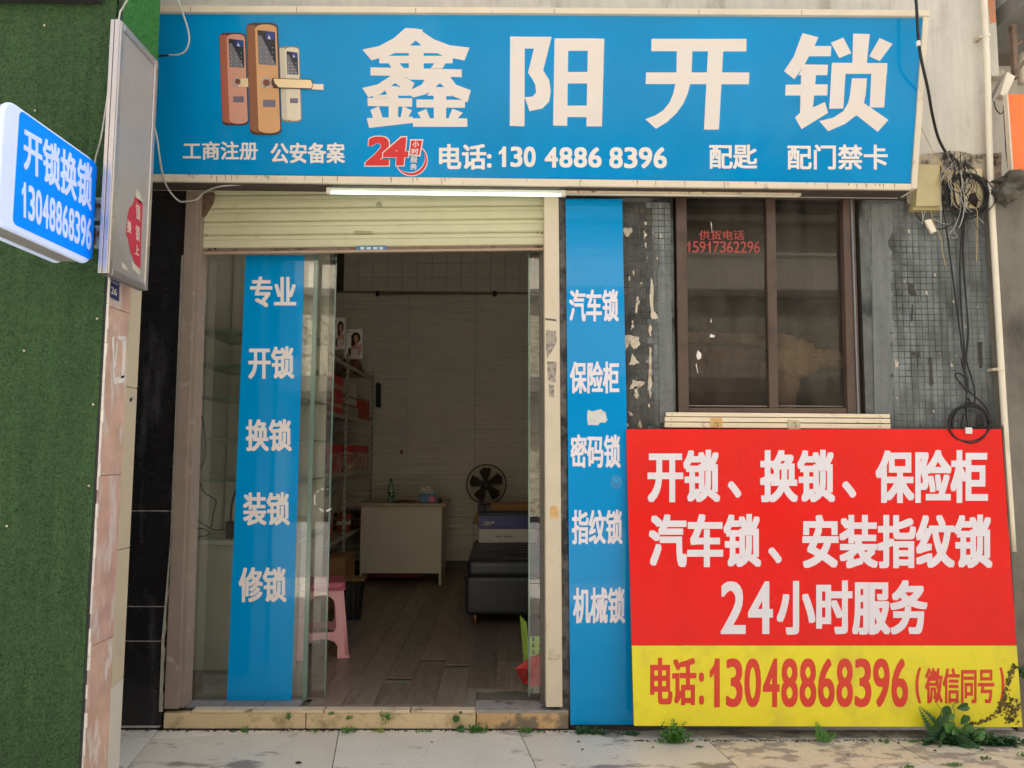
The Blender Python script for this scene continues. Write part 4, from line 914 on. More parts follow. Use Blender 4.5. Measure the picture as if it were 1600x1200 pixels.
# ------------------------------------------------------------------ right neighbour
nb = thing('concrete_pier', 'rough grey concrete pier at the right edge of the photo', 'pier', at(1590, 1140, -.08))
zt = at(1590, 292, -.06).z; x0_ = at(1556, 500, -.06).x
P = []
b = MB(); n = 26; rq = random.Random(4)
fr_ = []
for i in range(n+1):
    z = zt*i/n; tb = 1 + .0
    xe = at(1550+ (1-i/n)*42, 300+ (1-i/n)*840, -.06).x + rq.uniform(-.008, .008)
    fr_.append((xe, z))
pts = [(x, -.06, z) for x, z in fr_] + [(3.2, -.06, zt), (3.2, -.06, 0)]
b.prism(pts, (0, .6, 0)); b.build('pier_body', CONC, nb, bevel=.004)
rg = blob(at(1588, 283, -.12), .085, .09, .045, amp=.35, seed=7); r2 = blob(at(1572, 302, -.12), .05, .06, .05, amp=.35, seed=12); rg.add(r2.v, r2.f)
rg.build('cement_sack', mat('grey_rag', S(92, 88, 78), .95, .3, 14, bump=1, b_scale=25), smooth=True, label='crumpled grey sack lying on top of the concrete pier', cat='sack')
og = thing('orange_banner', 'orange banner edge above the concrete pier at the right', 'banner', at(1590, 272, -.14))
SO = FY(-.14)
ORG = mat('orange_print', S(244, 120, 52), .5, .06, 4, stain=S(246, 150, 130), s_scale=1.5, s_lo=.45, s_hi=.7, s_amt=.6)
MB().prism([SO.pt(*q) for q in [(1575, 147), (1640, 147), (1660, 276), (1584, 273)]], (0, .02, 0)).build('banner_face', ORG, og)
MB().prism([SO.pt(*q, ) for q in [(1573, 146), (1575, 146), (1584, 273), (1581.5, 273)]], (0, .03, 0)).build('banner_frame', CREAM, og)
sheet('orange_notice', FY(.06), [(1543, -5), (1553, -5), (1556.5, 35), (1547, 37)], mat('faded_orange', S(206, 140, 104), .7, .1, 8), None, .0, .002, label='faded orange paper strip beside the white pipe at the top', cat='notice')
ib = thing('service_box', 'small white tilted service box on the wall beside the white pipe', 'service box', at(1568, 158, .0))
MB().prism([FY(-.02).pt(*q) for q in [(1574, 112), (1587, 119), (1572, 152), (1563, 147)]], (0, .05, 0)).build('box', PVC, ib, bevel=.003)
MB().prism([FY(-.01).pt(*q) for q in [(1572, 113), (1573.5, 113), (1562, 148), (1550, 158)]], (0, .05, 0)).build('side', mat('box_shade', S(168, 160, 150), .6), ib)
MB().lathe([(.028, 0), (.028, -.05), (.02, -.055)], at(1554, 120, .3), 16, 'y').build('wall_socket', PVC, smooth=True, label='round cream wall sleeve behind the white pipe', cat='sleeve')
cable('cable', [(1572, 152), (1570, 168), (1564, 178), (1556, 170), (1553, 158)], .003, BLK, 'black wire loop under the white service box', y=.0)
cable('cable', [(1568, 165), (1570, 200), (1572, 235), (1575, 262)], .003, BLK, 'black wire from the service box down beside the orange banner', y=-.02)
ac = thing('air_conditioner', 'grey outdoor air conditioner unit on a steel bracket at the top right', 'air conditioner', at(1600, 40, .1))
ACM = mat('ac_metal', S(196, 194, 188), .5, .05, 8); a0_ = at(1562, 12, .1); 
MB().box((a0_.x, -.1, a0_.z), (a0_.x+.7, .35, a0_.z+.5)).build('casing', ACM, ac, bevel=.01)
MB().box((a0_.x-.01, -.12, a0_.z-.10), (a0_.x+.7, .4, a0_.z-.003)).build('tray', mat('tray_grey', S(128, 126, 122), .6, .1, 10), ac)
for k in range(6):
    r_ = .05+k*.03; b = MB(); b.tube([(a0_.x+.3+r_*cos(t*pi/12), -.108, a0_.z+.2+r_*sin(t*pi/12)) for t in range(25)], .003, 5); b.build('grille_ring', BLK, ac)
bk = MB(); p = at(1579, 42, .05); bk.box((p.x-.012, .02, p.z-.30), (p.x+.012, .05, p.z)); bk.tube([(p.x, .03, p.z-.28), (p.x+.16, -.02, p.z-.02)], .009, 6); bk.tube([(p.x, .03, p.z-.12), (p.x+.2, -.02, p.z-.01)], .009, 6); bk.build('bracket', RUST, ac)
MB().tube([at(1600, 85, .1), at(1600, 130, .1)], .03, 14).build('gas_pipe', PVC, smooth=True, label='thick cream pipe stub at the right edge beside the service box', cat='pipe')

# ------------------------------------------------------------------ left neighbour : pillar, turf, light boxes
DF = 3.2; DN = 2.89
YF, YN = -3.9+DF, -3.9+DN
XW = at(205, 800, YF).x
pil = thing('left_pillar', 'pillar clad in pink marble and beige tiles at the left of the shop', 'pillar', (XW-.2, -.85, 0))
MB().box((XW-.75, YN+.001, 0), (XW-.012, YF-.001, 5.0)).build('pillar_core', mat('pillar_core', S(120, 110, 96), .9), pil)
YM = YF-.095    # marble / tile boundary
MARB = mat('pink_marble', S(200, 160, 142), .35, .2, 9, stain=S(214, 200, 188), s_scale=12, s_lo=.5, s_hi=.60, s_amt=.85, s_stretch=(1, 1.6, .45), bump=.15)
MARB2 = mat('pink_marble_b', S(206, 168, 146), .35, .2, 8, stain=S(222, 214, 204), s_scale=13, s_lo=.52, s_hi=.62, s_amt=.85, s_stretch=(1, 1.6, .5), bump=.15)
BEI = mat('beige_tile', S(196, 180, 150), .4, .05, 4, stain=S(160, 140, 108), s_scale=8, s_lo=.62, s_hi=.8); BEI2 = mat('pale_tile', S(206, 198, 182), .4, .04, 4)
zz = [0, .62, 1.25, 1.9, 2.6, 3.3]
for k in range(5):
    MB().box((XW-.012, YN, zz[k]+.001), (XW+(.0), YM-.001, zz[k+1]-.001)).build('marble_slab', MARB if k % 2 else MARB2, pil, bevel=.0015, seg=1)
zc = Surf((XW, 0, 0), (1, 0, 0)).pt(196, 1057).z; zc2 = Surf((XW, 0, 0), (1, 0, 0)).pt(179, 1072).z
# beige tiles with a slanting cut
def xq(yz, m): MB().prism([(XW+.001, y, z) for y, z in yz], (-.013, 0, 0)).build('beige_tile', m, pil, bevel=.001, seg=1)
xq([(YM+.001, 0), (YF, 0), (YF, zc-.001), (YM+.001, zc2-.001)], BEI2)
xq([(YM+.001, zc2+.001), (YF, zc+.001), (YF, .95), (YM+.001, .95)], BEI)
xq([(YM+.001, .953), (YF, .953), (YF, 1.6), (YM+.001, 1.6)], BEI)
xq([(YM+.001, 1.603), (YF, 1.603), (YF, 2.2), (YM+.001, 2.2)], BEI)
xq([(YM+.001, 2.203), (YF, 2.203), (YF, 3.2), (YM+.001, 3.2)], BEI)
SXW = Surf((XW+.001, 0, 0), (1, 0, 0))
TW_ = mat('torn_white_paint', S(224, 216, 206), .7, .1, 30)
for q in ([(175, 528), (178, 524), (179, 590), (176, 592)], [(182, 524), (197, 526), (196, 532), (184, 531)], [(190, 532), (197, 530), (194, 590), (188, 592), (191, 560)], [(176, 590), (196, 586), (193, 598), (178, 601)],
          [(181, 534), (184, 533), (180, 575), (178, 580)]):
    sheet('torn_paper', SXW, jag(q, .5), TW_, pil, .0005, .001)
sheet('black_mark', SXW, jag([(203, 622), (207, 621), (206, 626), (202, 628)], .4), BLK, pil, .0012, .0005)

tf = thing('turf_wall', 'large artificial green turf panel on the wall at the left edge', 'turf wall', (XW-.9, YN, 0))
edgeL = [(168.5, -40), (160, 620), (139, 900), (121, 1200), (118, 1260)]
ST_ = FY(YN-.012)
ex_t = at(174, 250, YN-.012).x; ex_b = at(122, 1200, YN-.012).x
TURF = mat('green_turf', S(62, 92, 52), .9, .28, 260, stain=S(34, 54, 30), s_scale=120, s_lo=.45, s_hi=.65, bump=1, b_scale=300, streak=.12, stretch=(1, 1, .6))
exx = lambda z: ex_b + (ex_t-ex_b)*z/2.9
b = MB().prism([(-4.5, YN-.012, -.05), (exx(0), YN-.012, -.05), (exx(4.6), YN-.012, 4.6), (-4.5, YN-.012, 4.6)], (0, .012, 0)); b.build('turf_backing', TURF, tf)
rt_ = random.Random(2)
BL1 = mat('turf_blade', S(64, 102, 58), .75, .35, 220, streak=.28, stain=S(96, 104, 74), s_scale=2.2, s_lo=.5, s_hi=.75, s_amt=.5, s_stretch=(1.5, 1, .5))
bl = MB(); vs_ = []; fs = []
xmin = at(-10, 600, YN).x
for k in range(52000):
    z = rt_.uniform(.0, 3.25); x = rt_.uniform(xmin-.15, exx(z)+.004)
    h = rt_.uniform(.004, .010); a = rt_.uniform(0, 2*pi); dx, dz = cos(a)*h*.8, sin(a)*h*.8-h*.3; w_ = .0013
    px_, pz_ = -sin(a)*w_, cos(a)*w_; y = YN-.0125; o = len(vs_)
    vs_ += [(x-px_, y, z-pz_), (x+px_, y, z+pz_), (x+dx, y-h*.9, z+dz)]; fs.append((o, o+1, o+2))
bl.add(vs_, fs); bl.build('turf_blades', BL1, tf, kind='stuff')
# dark and white edging strip
b = MB().prism([(exx(0)+.0015, YN-.010, -.05), (exx(0)+.008, YN-.010, -.05), (exx(4.6)+.008, YN-.010, 4.6), (exx(4.6)+.0015, YN-.010, 4.6)], (0, .009, 0)); b.build('turf_edge', mat('dark_edge', S(48, 46, 48), .8), tf)
wj = MB()
for k in range(60):
    z0_, z1_ = 3.0*k/60, 3.0*(k+1)/60
    if rt_.random() < .15: continue
    wj.box((exx(z0_)+.0085, YN-.006, z0_), (exx(z0_)+.0085+rt_.uniform(.004, .010), YN, z1_-.002*rt_.random()))
wj.build('glue_line', TW_, tf)
# small pale nails
for (x, y) in ((55, 173), (172, 73), (38, 548), (11, 822), (139, 759), (146, 632), (166, 174), (152, 498), (70, 40)):
    MB().lathe([(.004, 0), (.004, -.003), (.001, -.004)], FY(YN-.019).pt(x, y), 8, 'y').build('nail', PEEL, tf)
# turf on the pillar side above the light box and dark beam on top
t2 = thing('turf_strip', 'bright green turf strip on the pillar side above the aluminium poster case', 'turf strip', (XW, -.85, 3.2))
zt2 = Surf((XW, 0, 0), (1, 0, 0)).pt(240, 115).z
MB().box((XW+.003, YN-.012, zt2-.15), (XW+.012, YF+.02, 4.6)).build('turf_backing', mat('green_turf_lit', S(52, 122, 54), .9, .3, 240, stain=S(28, 64, 30), s_scale=110, s_lo=.5, s_hi=.7), t2)  # same turf as the wall panel, its stronger light painted into the greens
bl = MB(); vs_ = []; fs = []
for k in range(5000):
    z = rt_.uniform(zt2-.15, 3.7); y = rt_.uniform(YN, YF+.02); h = rt_.uniform(.004, .009); a = rt_.uniform(0, 2*pi); w_ = .0013; x = XW+.0125; o = len(vs_)
    vs_ += [(x, y-sin(a)*w_, z+cos(a)*-w_), (x, y+sin(a)*w_, z+cos(a)*w_), (x+h*.9, y+cos(a)*h, z+sin(a)*h-h*.3)]; fs.append((o, o+1, o+2))
bl.add(vs_, fs); bl.build('turf_blades', mat('turf_blade_lit', S(58, 142, 60), .75, .35, 220), t2, kind='stuff')
bm = MB().box((-4.5, YN-.06, at(60, -1, YN-.05).z), (XW-.05, YN-.02, at(60, -1, YN-.05).z+.4)); bm.build('dark_awning', mat('dark_awning', S(40, 40, 36), .9), label='dark canopy edge above the turf wall at the top left', cat='canopy')

# aluminium poster case on the pillar side
XP = XW+.085
SXP = Surf((XP, 0, 0), (1, 0, 0))
tl, tr_, br_, bl_ = SXP.pt(186, 17), SXP.pt(243, 100), SXP.pt(236, 460), SXP.pt(175, 426)
y0p, y1p = (tl.y+bl_.y)/2, (tr_.y+br_.y)/2; z1p, z0p = (tl.z+tr_.z)/2, (bl_.z+br_.z)/2
pc = thing('poster_case', 'slim aluminium light case with a torn red poster on the pillar side', 'light box', (XP-.04, (y0p+y1p)/2, z0p))
fwid = .026
MB().box((XP-.040, y0p, z0p), (XP-.014, y1p, z1p)).build('case', ALUG, pc, bevel=.003)
for (ya, yb, za, zb) in ((y0p, y0p+fwid, z0p, z1p), (y1p-fwid, y1p, z0p, z1p), (y0p+fwid, y1p-fwid, z0p, z0p+fwid), (y0p+fwid, y1p-fwid, z1p-fwid, z1p)):
    MB().box((XP-.0135, ya, za), (XP, yb, zb)).build('frame_rail', ALU, pc, bevel=.004)
MB().box((XP-.0135, y0p+fwid+.0005, z0p+fwid+.0005), (XP-.008, y1p-fwid-.0005, z1p-fwid-.0005)).build('panel', mat('milky_panel', S(158, 154, 150), .35, .08, 3, stain=S(120, 116, 112), s_scale=3, s_lo=.5, s_hi=.8), pc)
# bright near-side edge bands
for zq in (z0p+.1, z1p-.1): MB().box((XW+.013, (y0p+y1p)/2-.03, zq-.02), (XP-.041, (y0p+y1p)/2+.03, zq+.02)).build('standoff', ALUG, pc)
MB().box((XP-.038, y0p-.006, z0p), (XP-.024, y0p-.0005, z1p)).build('side_rail', ALU, pc, bevel=.002)
MB().box((XP-.021, y0p-.008, z0p), (XP-.003, y0p-.0005, z1p)).build('side_rail', ALU, pc, bevel=.002)
SPO = Surf((XP-.008, 0, 0), (1, 0, 0))
sheet('torn_poster', SPO, jag([(210, 307), (222, 317), (219, 420), (210, 412), (204, 395), (200, 372), (196, 366), (198, 345), (202, 325), (208, 318)], .5, 2), mat('torn_red_paper', S(186, 44, 66), .6, .1, 14), pc, .0005, .001)
for s, q in (('锁', [(211.5, 316), (218.5, 322), (218.5, 346), (211.5, 341)]), ('锁', [(211, 350), (218, 355), (217.5, 379), (211, 374)]), ('换', [(198, 342), (205, 348), (204, 366), (198, 362)]), ('上', [(210, 380), (217, 385), (216.5, 400), (210, 397)])):
    b = MB(); text_into(b, s, [SPO.pt(x, y) for x, y in q], SPO.n, (.0012, .0008), .0018); b.build('lettering', mat('faded_print', S(220, 190, 180), .6), pc)
for q in ([(212, 296), (217, 299), (222, 316), (219, 318), (211, 306)], [(206, 408), (219, 424), (217, 430), (207, 420)], [(190, 410), (196, 415), (200, 424), (190, 418)]):
    sheet('torn_paper', SPO, jag(q, .5), mat('torn_paper_scrap', S(196, 188, 170), .8, .1, 30), pc, .0005, .001)

# house number plate
SPX = Surf((XW+.004, 0, 0), (1, 0, 0))
npq = [(167.5, 431), (186, 441), (185.5, 471), (167, 462)]
hp = thing('number_plate', 'small dark blue house number plate reading 26 below the aluminium case', 'house number', SPX.pt(176, 470))
sheet('plate', SPX, npq, mat('navy_enamel', S(40, 44, 104), .35, .05), hp, 0, .002, bevel=.0005)
b = MB(); text_into(b, '26', [SPX.pt(x, y) for x, y in [(172, 447), (182, 452), (181.5, 463), (172, 458)]], SPX.n, (.0006, .0006), .003); b.build('lettering', WHITE, hp)
for k in range(6):
    x = 171+k*2.2; sheet('small_character', SPX, [(x, 436+k*1.2), (x+1.5, 436.8+k*1.2), (x+1.5, 440.5+k*1.2), (x, 439.7+k*1.2)], mat('faded_characters', S(170, 170, 200), .5, .3, 500), hp, .0021, .0004)

# projecting light box
SLB = Surf((-1.515, 0, 0), (1, 0, 0))
XB = -1.515
yfar, ynear = SLB.pt(148, 300).y, SLB.pt(1, 260).y
zt_, zb_ = SLB.pt(147, 250).z, SLB.pt(147, 418).z
lb = thing('light_box_sign', 'projecting blue and white light box sign on the turf wall', 'light box sign', (XB-.06, (yfar+ynear)/2, zb_))
def rrect_yz(x, y0, y1, z0, z1, r, n=6):
    P = []
    for cy, cz, a0 in ((y1-r, z1-r, 0), (y0+r, z1-r, pi/2), (y0+r, z0+r, pi), (y1-r, z0+r, 1.5*pi)):
        for k in range(n+1): a = a0+k*pi/2/n; P.append(V((x, cy+r*cos(a), cz+r*sin(a))))
    return P
LBC = mat('light_box_white', S(196, 210, 240), .35, .04, 3, emit=.12)
LBB = mat('light_box_blue', (.0, .22, 1.0), .6, .02, 2, emit=.12, spec=.1); LBT = mat('light_box_lettering', S(188, 204, 246), .3, .02, 2, emit=.12)
MB().prism(rrect_yz(XB, ynear, yfar, zb_, zt_, .05), (-.02, 0, 0)).build('front_shell', LBC, lb, bevel=.006)
MB().prism(rrect_yz(XB-.0205, ynear+.004, yfar-.004, zb_+.004, zt_-.004, .05), (-.075, 0, 0)).build('case', mat('grey_case', S(150, 146, 146), .5), lb, bevel=.004)
MB().prism(rrect_yz(XB-.096, ynear, yfar, zb_, zt_, .05), (-.02, 0, 0)).build('rear_shell', LBC, lb, bevel=.006)
q = [SLB.pt(27, 167, .0015), SLB.pt(148, 256, .0015), SLB.pt(147, 408, .0015), SLB.pt(23, 352, .0015)]
ya_, yb_ = (q[0].y+q[3].y)/2, (q[1].y+q[2].y)/2; za_, zb2 = (q[2].z+q[3].z)/2, (q[0].z+q[1].z)/2
MB().prism(rrect_yz(XB+.0018, ya_, yb_-.002, za_, zb2, .02), (-.0015, 0, 0)).build('blue_face', LBB, lb)
for s, qq, dl in (('开锁换锁', [(36, 196), (144, 258), (142, 331), (36, 263)], (.0030, .0032)), ('13048868396', [(31, 281), (143, 343), (141.5, 392), (31, 337)], (.0018, .0026))):
    b = MB(); text_into(b, s, [SLB.pt(x, y) for x, y in qq], SLB.n, dl, .0022); b.build('lettering', LBT, lb)
for (ya, yb) in ((304, 340), (348, 384)):
    p0 = FY(yfar+.03).pt(149, ya); p1 = FY(yfar+.03).pt(160, yb)
    br__ = MB().box((p0.x-.02, YN-.035, p1.z), (p1.x, YN-.022, p0.z)).build('mounting_plate', mat('zinc_plate', S(176, 184, 190), .4, .06, 10), lb, bevel=.001)
    MB().box((p0.x-.02, yfar-.001, p1.z+.01), (p0.x-.014, YN-.036, p0.z-.01)).build('bracket_arm', ALUG, lb)
    MB().lathe([(.010, 0), (.010, -.006), (.006, -.007), (.006, -.016), (.003, -.017)], FY(YN-.036).pt(154.5, (ya+yb)/2), 12, 'y').build('bolt', RUST, br__)
cable('cable', [(205, -10, -1.1), (192, 12, YN-.04), (187, 22, YN-.04), (183, 55, YN-.045), (175, 105, YN-.045), (166, 165, YN-.045), (158, 215, YN-.06), (150, 245, -1.04), (148, 258, -1.06)], .0035, WCAB, 'thin white cable hanging down the turf to the light box')
cable('cable', [(274, -8, -.38), (282, 12, -.40), (292, 40, -.40), (295.5, 62, -.40), (290, 79, -.39), (278, 85.5, -.38), (264, 86, -.36)], .0042, WCAB, 'white cable curving over the left end of the blue sign')
cable('cable', [(266, 86, -.355), (252, 87, -.34), (238, 88, -.34)], .0055, BLK, 'black taped end of the white cable on the blue sign')
cable('cable', [(238, 185, -.35), (245, 215, -.34), (250, 250, -.3), (256, 280, -.2), (266, 300, -.1), (280, 314, -.06), (292, 314.5, -.06), (308, 311, -.06), (320, 300, -.08), (345, 291, -.14), (390, 288, -.14)], .0045, WCAB, 'white cable sagging below the left end of the sign over the door frame')

# ------------------------------------------------------------------ interior furniture
# shelving rack
XK = -1.38
rk = thing('shelving_rack', 'white slotted steel shelving rack along the left shop wall', 'shelf rack', (-1.6, 2.9, ZF))
RM = mat('white_rack_steel', S(178, 174, 162), .45, .06, 10)
yk = [-3.9+1.38*1200/(785-p) for p in (482, 543, 584)]; yk[2] = YB-.04
zsh = [.45+.16, 1.16, 1.66, 2.12]
for y in yk:
    for xx, sg in ((XK, -1), (-1.82, 1)):
        b = MB()
        b.box((xx-.018 if sg < 0 else xx, y-.0, ZF), (xx if sg < 0 else xx+.018, y+.002, 2.22 if y < 3 else 2.16)); b.box((xx-.002, y+.002, ZF), (xx, y+.035, 2.22 if y < 3 else 2.16))
        o = b.build('upright', RM, rk)
        sl_ = MB()
        for k in range(38):
            z = ZF+.05+k*.055
            if xx == XK: sl_.box((xx+.0001, y+.013, z), (xx+.0006, y+.022, z+.022)); sl_.box((xx-.013, y-.0006, z), (xx-.006, y-.0001, z+.022))
        if xx == XK: sl_.build('slot', BLK, o, kind='stuff')
for i in range(2):
    for z in zsh:
        ya, yb = yk[i]+.036, yk[i+1]-.003
        b = MB().box((-1.80, ya-.03, z-.003), (XK-.003, yb, z)); b.box((XK-.0028, ya-.0, z-.035), (XK-.0008, yb, z-.0031)); b.build('shelf', RM, rk)
# things on the rack
def carton(name, x0, x1, y0, y1, z0, z1, m, label, cat='box', bands=()):
    t = thing(name, label, cat, ((x0+x1)/2, (y0+y1)/2, z0)); bt = MB().box((x0, y0, z0), (x1, y1, z1)).build('carton', m, t, bevel=.002)
    for (a, c, mm) in bands:
        MB().box((x0-.0006, y0-.0006, z0+(z1-z0)*a), (x1+.0006, y1+.0006, z0+(z1-z0)*c)).build('printed_band', mm, t)
    return t
RDB = mat('red_card', S(196, 40, 40), .5, .1, 10); WHB = mat('white_card', S(200, 194, 182), .6, .05, 10); BRC = mat('brown_card', S(160, 118, 72), .8, .1, 8)
def yk_at(px): return -3.9+(-XK)*1200/(785-px)
y5 = yk_at(522); y54 = yk_at(541)
carton('red_box', -1.72, XK-.02, y5-.25, y54-.03, zsh[2]+.001, zsh[2]+.14, RDB, 'lower red box of the pair on the second highest rack shelf', bands=((.35, .6, mat('cream_print', S(200, 150, 120), .6, .4, 90)),))
carton('red_box', -1.72, XK-.02, y5-.25, y54-.05, zsh[2]+.142, zsh[2]+.32, RDB, 'upper red box of the pair on the second highest rack shelf', bands=((.35, .6, mat('cream_print', S(200, 150, 120), .6, .4, 90)),))
yb0 = yk_at(548)
carton('white_box', -1.6, XK-.05, yb0+.1, yb0+.55, zsh[2]+.12, zsh[2]+.33, WHB, 'white box with black marks standing on the upper rack shelf', bands=((.3, .36, BLK),))
carton('red_packet', -1.55, XK-.03, yb0+.8, yb0+1.15, zsh[2]+.001, zsh[2]+.2, mat('orange_red_card', S(180, 66, 40), .6, .3, 20), 'orange red packet at the far end of the upper rack shelf')
carton('clear_tub', -1.6, XK-.04, yb0+.05, yb0+.6, zsh[2]+.001, zsh[2]+.1, mat('grey_tub', S(150, 146, 134), .3, .2, 20), 'pale tub under the white box on the upper rack shelf')
carton('red_package', -1.75, XK-.02, y5-.3, y54-.05, zsh[1]+.001, zsh[1]+.24, mat('red_pink_pack', S(176, 60, 62), .4, .3, 10, stain=S(200, 160, 150), s_scale=12, s_lo=.5, s_hi=.6), 'red wrapped package left of the post on the middle rack shelf', bands=((.7, .99, RDB),))
carton('red_package', -1.7, XK-.02, yb0+.2, yb0+1.1, zsh[1]+.001, zsh[1]+.24, mat('red_pink_pack2', S(170, 90, 80), .4, .4, 12, stain=S(206, 180, 160), s_scale=12, s_lo=.45, s_hi=.55), 'red wrapped package right of the post on the middle rack shelf', bands=((.72, .99, RDB),))
carton('stacked_box', -1.7, XK-.03, y5-.45, y54-.3, zsh[0]+.001, zsh[0]+.13, RDB, 'red box at the bottom of the stack on the lowest rack shelf')
carton('stacked_box', -1.7, XK-.03, y5-.45, y54-.3, zsh[0]+.132, zsh[0]+.24, mat('greige_card', S(150, 142, 128), .6), 'greyish box in the middle of the stack on the lowest rack shelf')
carton('stacked_box', -1.7, XK-.03, y5-.45, y54-.32, zsh[0]+.242, zsh[0]+.36, WHB, 'white box high in the stack on the lowest rack shelf')
carton('stacked_box', -1.66, XK-.05, y5-.4, y54-.35, zsh[0]+.362, zsh[0]+.45, mat('dark_red_card', S(80, 36, 32), .6), 'dark maroon box topping the stack on the lowest rack shelf')
for (a_px, ln, dp, z_i, h_, c_, lab) in (
    (500, .30, .2, 2, .16, (190, 186, 170), 'pale carton behind the glass on the upper rack shelf'), (492, .22, .15, 1, .2, (120, 128, 120), 'grey green carton behind the glass on the middle rack shelf'),
    (508, .22, .2, 1, .12, (60, 70, 110), 'small navy carton behind the glass on the middle rack shelf'), (495, .3, .2, 0, .18, (170, 150, 110), 'tan carton behind the glass on the lowest rack shelf'),
    (551, .16, .1, 0, .16, (150, 70, 50), 'rust coloured packet right of the post on the lowest rack shelf'), (572, .3, .12, 0, .12, (70, 60, 56), 'dark packet at the far end of the lowest rack shelf'),
    (496, .3, .2, 3, .20, (200, 170, 150), 'pale pink carton behind the glass on the rack top'), (556, .3, .1, 3, .10, (120, 70, 50), 'brown carton on the rack top right of the picture boxes'),
    (508, .25, .2, 2, .26, (150, 150, 146), 'tall grey carton behind the glass on the upper rack shelf')):
    y_ = yk_at(a_px); carton('stock_box', XK-.02-dp, XK-.02, y_, y_+ln, zsh[z_i]+.001, zsh[z_i]+h_, mat('stock_%d_%d' % (a_px, z_i), S(*c_), .6, .2, 14), lab, bands=((.4, .62, WHB),) if z_i != 3 else ())
tl_ = blob((XK-.12, yb0+.55, zsh[0]+.07), .1, .35, .075, amp=.5, seed=5); tl_.build('tool_heap', mat('dark_tools', S(84, 56, 48), .5, .6, 24), smooth=False, label='dark heap of tools and keys on the lowest rack shelf behind the desk', cat='tools')
# picture cards on top of the rack
def card(px0, py0, px1, py1, y, label):
    S_ = FY(y); t = thing('picture_box', label, 'box', S_.pt((px0+px1)/2, py1))
    MB().prism([S_.pt(*q) for q in rects(px0, py0, px1, py1)], (0, .06, 0)).build('carton', mat('white_gift_card', S(244, 240, 236), .5, .03), t, bevel=.001)
    m = MB(); W_, H = px1-px0, py1-py0
    fx = lambda a, c: (px0+a*W_, py0+c*H)
    def el(cx, cy, rx, ry, mm, l, n=18, rot=0):
        m.use(mm).poly([S_.pt(*fx(cx+rx*cos(a*2*pi/n)*cos(rot)-ry*sin(a*2*pi/n)*sin(rot), cy+rx*cos(a*2*pi/n)*sin(rot)*W_/H+ry*sin(a*2*pi/n)), l) for a in range(n)])
    HR, SK, DR = mat('print_hair', S(58, 34, 32), .6), mat('print_skin', S(206, 150, 128), .6), mat('print_dress', S(222, 210, 206), .6)
    el(.64, .30, .26, .19, HR, .001); el(.50, .50, .12, .20, HR, .0011); el(.30, .78, .08, .14, HR, .0024)
    m.use(SK).poly([S_.pt(*fx(a, c), .0014) for a, c in ((.30, .66), (.45, .58), (.60, .56), (.62, .45), (.76, .45), (.76, .56), (.92, .62), (.95, .72), (.84, .95), (.25, .95), (.2, .8))])
    m.use(DR).poly([S_.pt(*fx(a, c), .0017) for a, c in ((.38, .70), (.84, .68), (.86, .97), (.36, .97))])
    el(.66, .33, .12, .125, SK, .002); m.use(SK).poly([S_.pt(*fx(a, c), .0026) for a, c in ((.84, .48), (.96, .50), (.93, .72), (.80, .9), (.72, .92), (.82, .70))])
    m.build('woman_print', None, t)
    sheet('print_mark', S_, [fx(.1, .09), fx(.3, .09), fx(.3, .12), fx(.1, .12)], HR, t, .001, .0004)
card(538, 514, 566, 560, yk[1]+.02, 'white box with a dark haired woman in white standing on the rack top')
card(520, 496, 539, 546, yk[1]-.25, 'white box with a woman picture half hidden by the inner glass door')
tb = blob((XK-.1, YB-.75, 2.17), .08, .28, .06, amp=.4, seed=15); tb.build('wrapped_parcel', mat('brown_parcel', S(130, 86, 60), .6, .5, 14), smooth=True, label='brown wrapped bundle at the far end of the rack top', cat='parcel')
MB().prism([FY(YB-.03).pt(*q) for q in [(587, 600), (590, 597), (595, 600), (595, 637), (587, 636)]], (0, .02, 0)).build('hanging_bag', mat('dark_bag', S(44, 46, 50), .7), bevel=.003, label='dark narrow bag hanging on the back wall beside the rack', cat='bag')
# brown cartons under the rack
carton('brown_carton', -1.62, -1.24, yk_at(525)-.15, yk_at(525)+.25, ZF+.001, ZF+.40, BRC, 'brown cardboard carton under the rack beside the pink stool', bands=((.62, .74, mat('paper_label', S(190, 176, 150), .7)),) if False else ())
# desk
YD = 3.43; dx0, dx1 = at(563, 840, YD).x, at(690, 840, YD).x; zdt = at(625, 786, YD).z
dk = thing('office_desk', 'pale beige office desk in front of the back wall', 'desk', ((dx0+dx1)/2, YD+.3, ZF))
DM = mat('desk_laminate', S(216, 206, 182), .45, .04, 3); DT = mat('desk_top', S(178, 160, 130), .4, .06, 6)
MB().box((at(556, 790, YD-.04).x, YD-.04, zdt-.028), (at(697, 790, YD-.04).x, YD+.62, zdt)).build('desk_top', DT, dk, bevel=.003)
MB().box((dx0+.02, YD+.012, at(625, 896, YD).z), (dx1-.02, YD+.028, zdt-.03)).build('front_panel', DM, dk)
for x in (dx0, dx1-.022): MB().box((x, YD, ZF+(.0 if x > dx0 else .05)), (x+.022, YD+.58, zdt-.029)).build('side_panel', DM, dk, bevel=.002)
MB().box((dx0+.03, YD+.3, ZF+.02), (dx1-.2, YD+.55, ZF+.16)).build('red_tool_case', mat('dark_red_case', S(120, 30, 28), .5), label='dark red case on the floor under the desk', cat='case', bevel=.004)
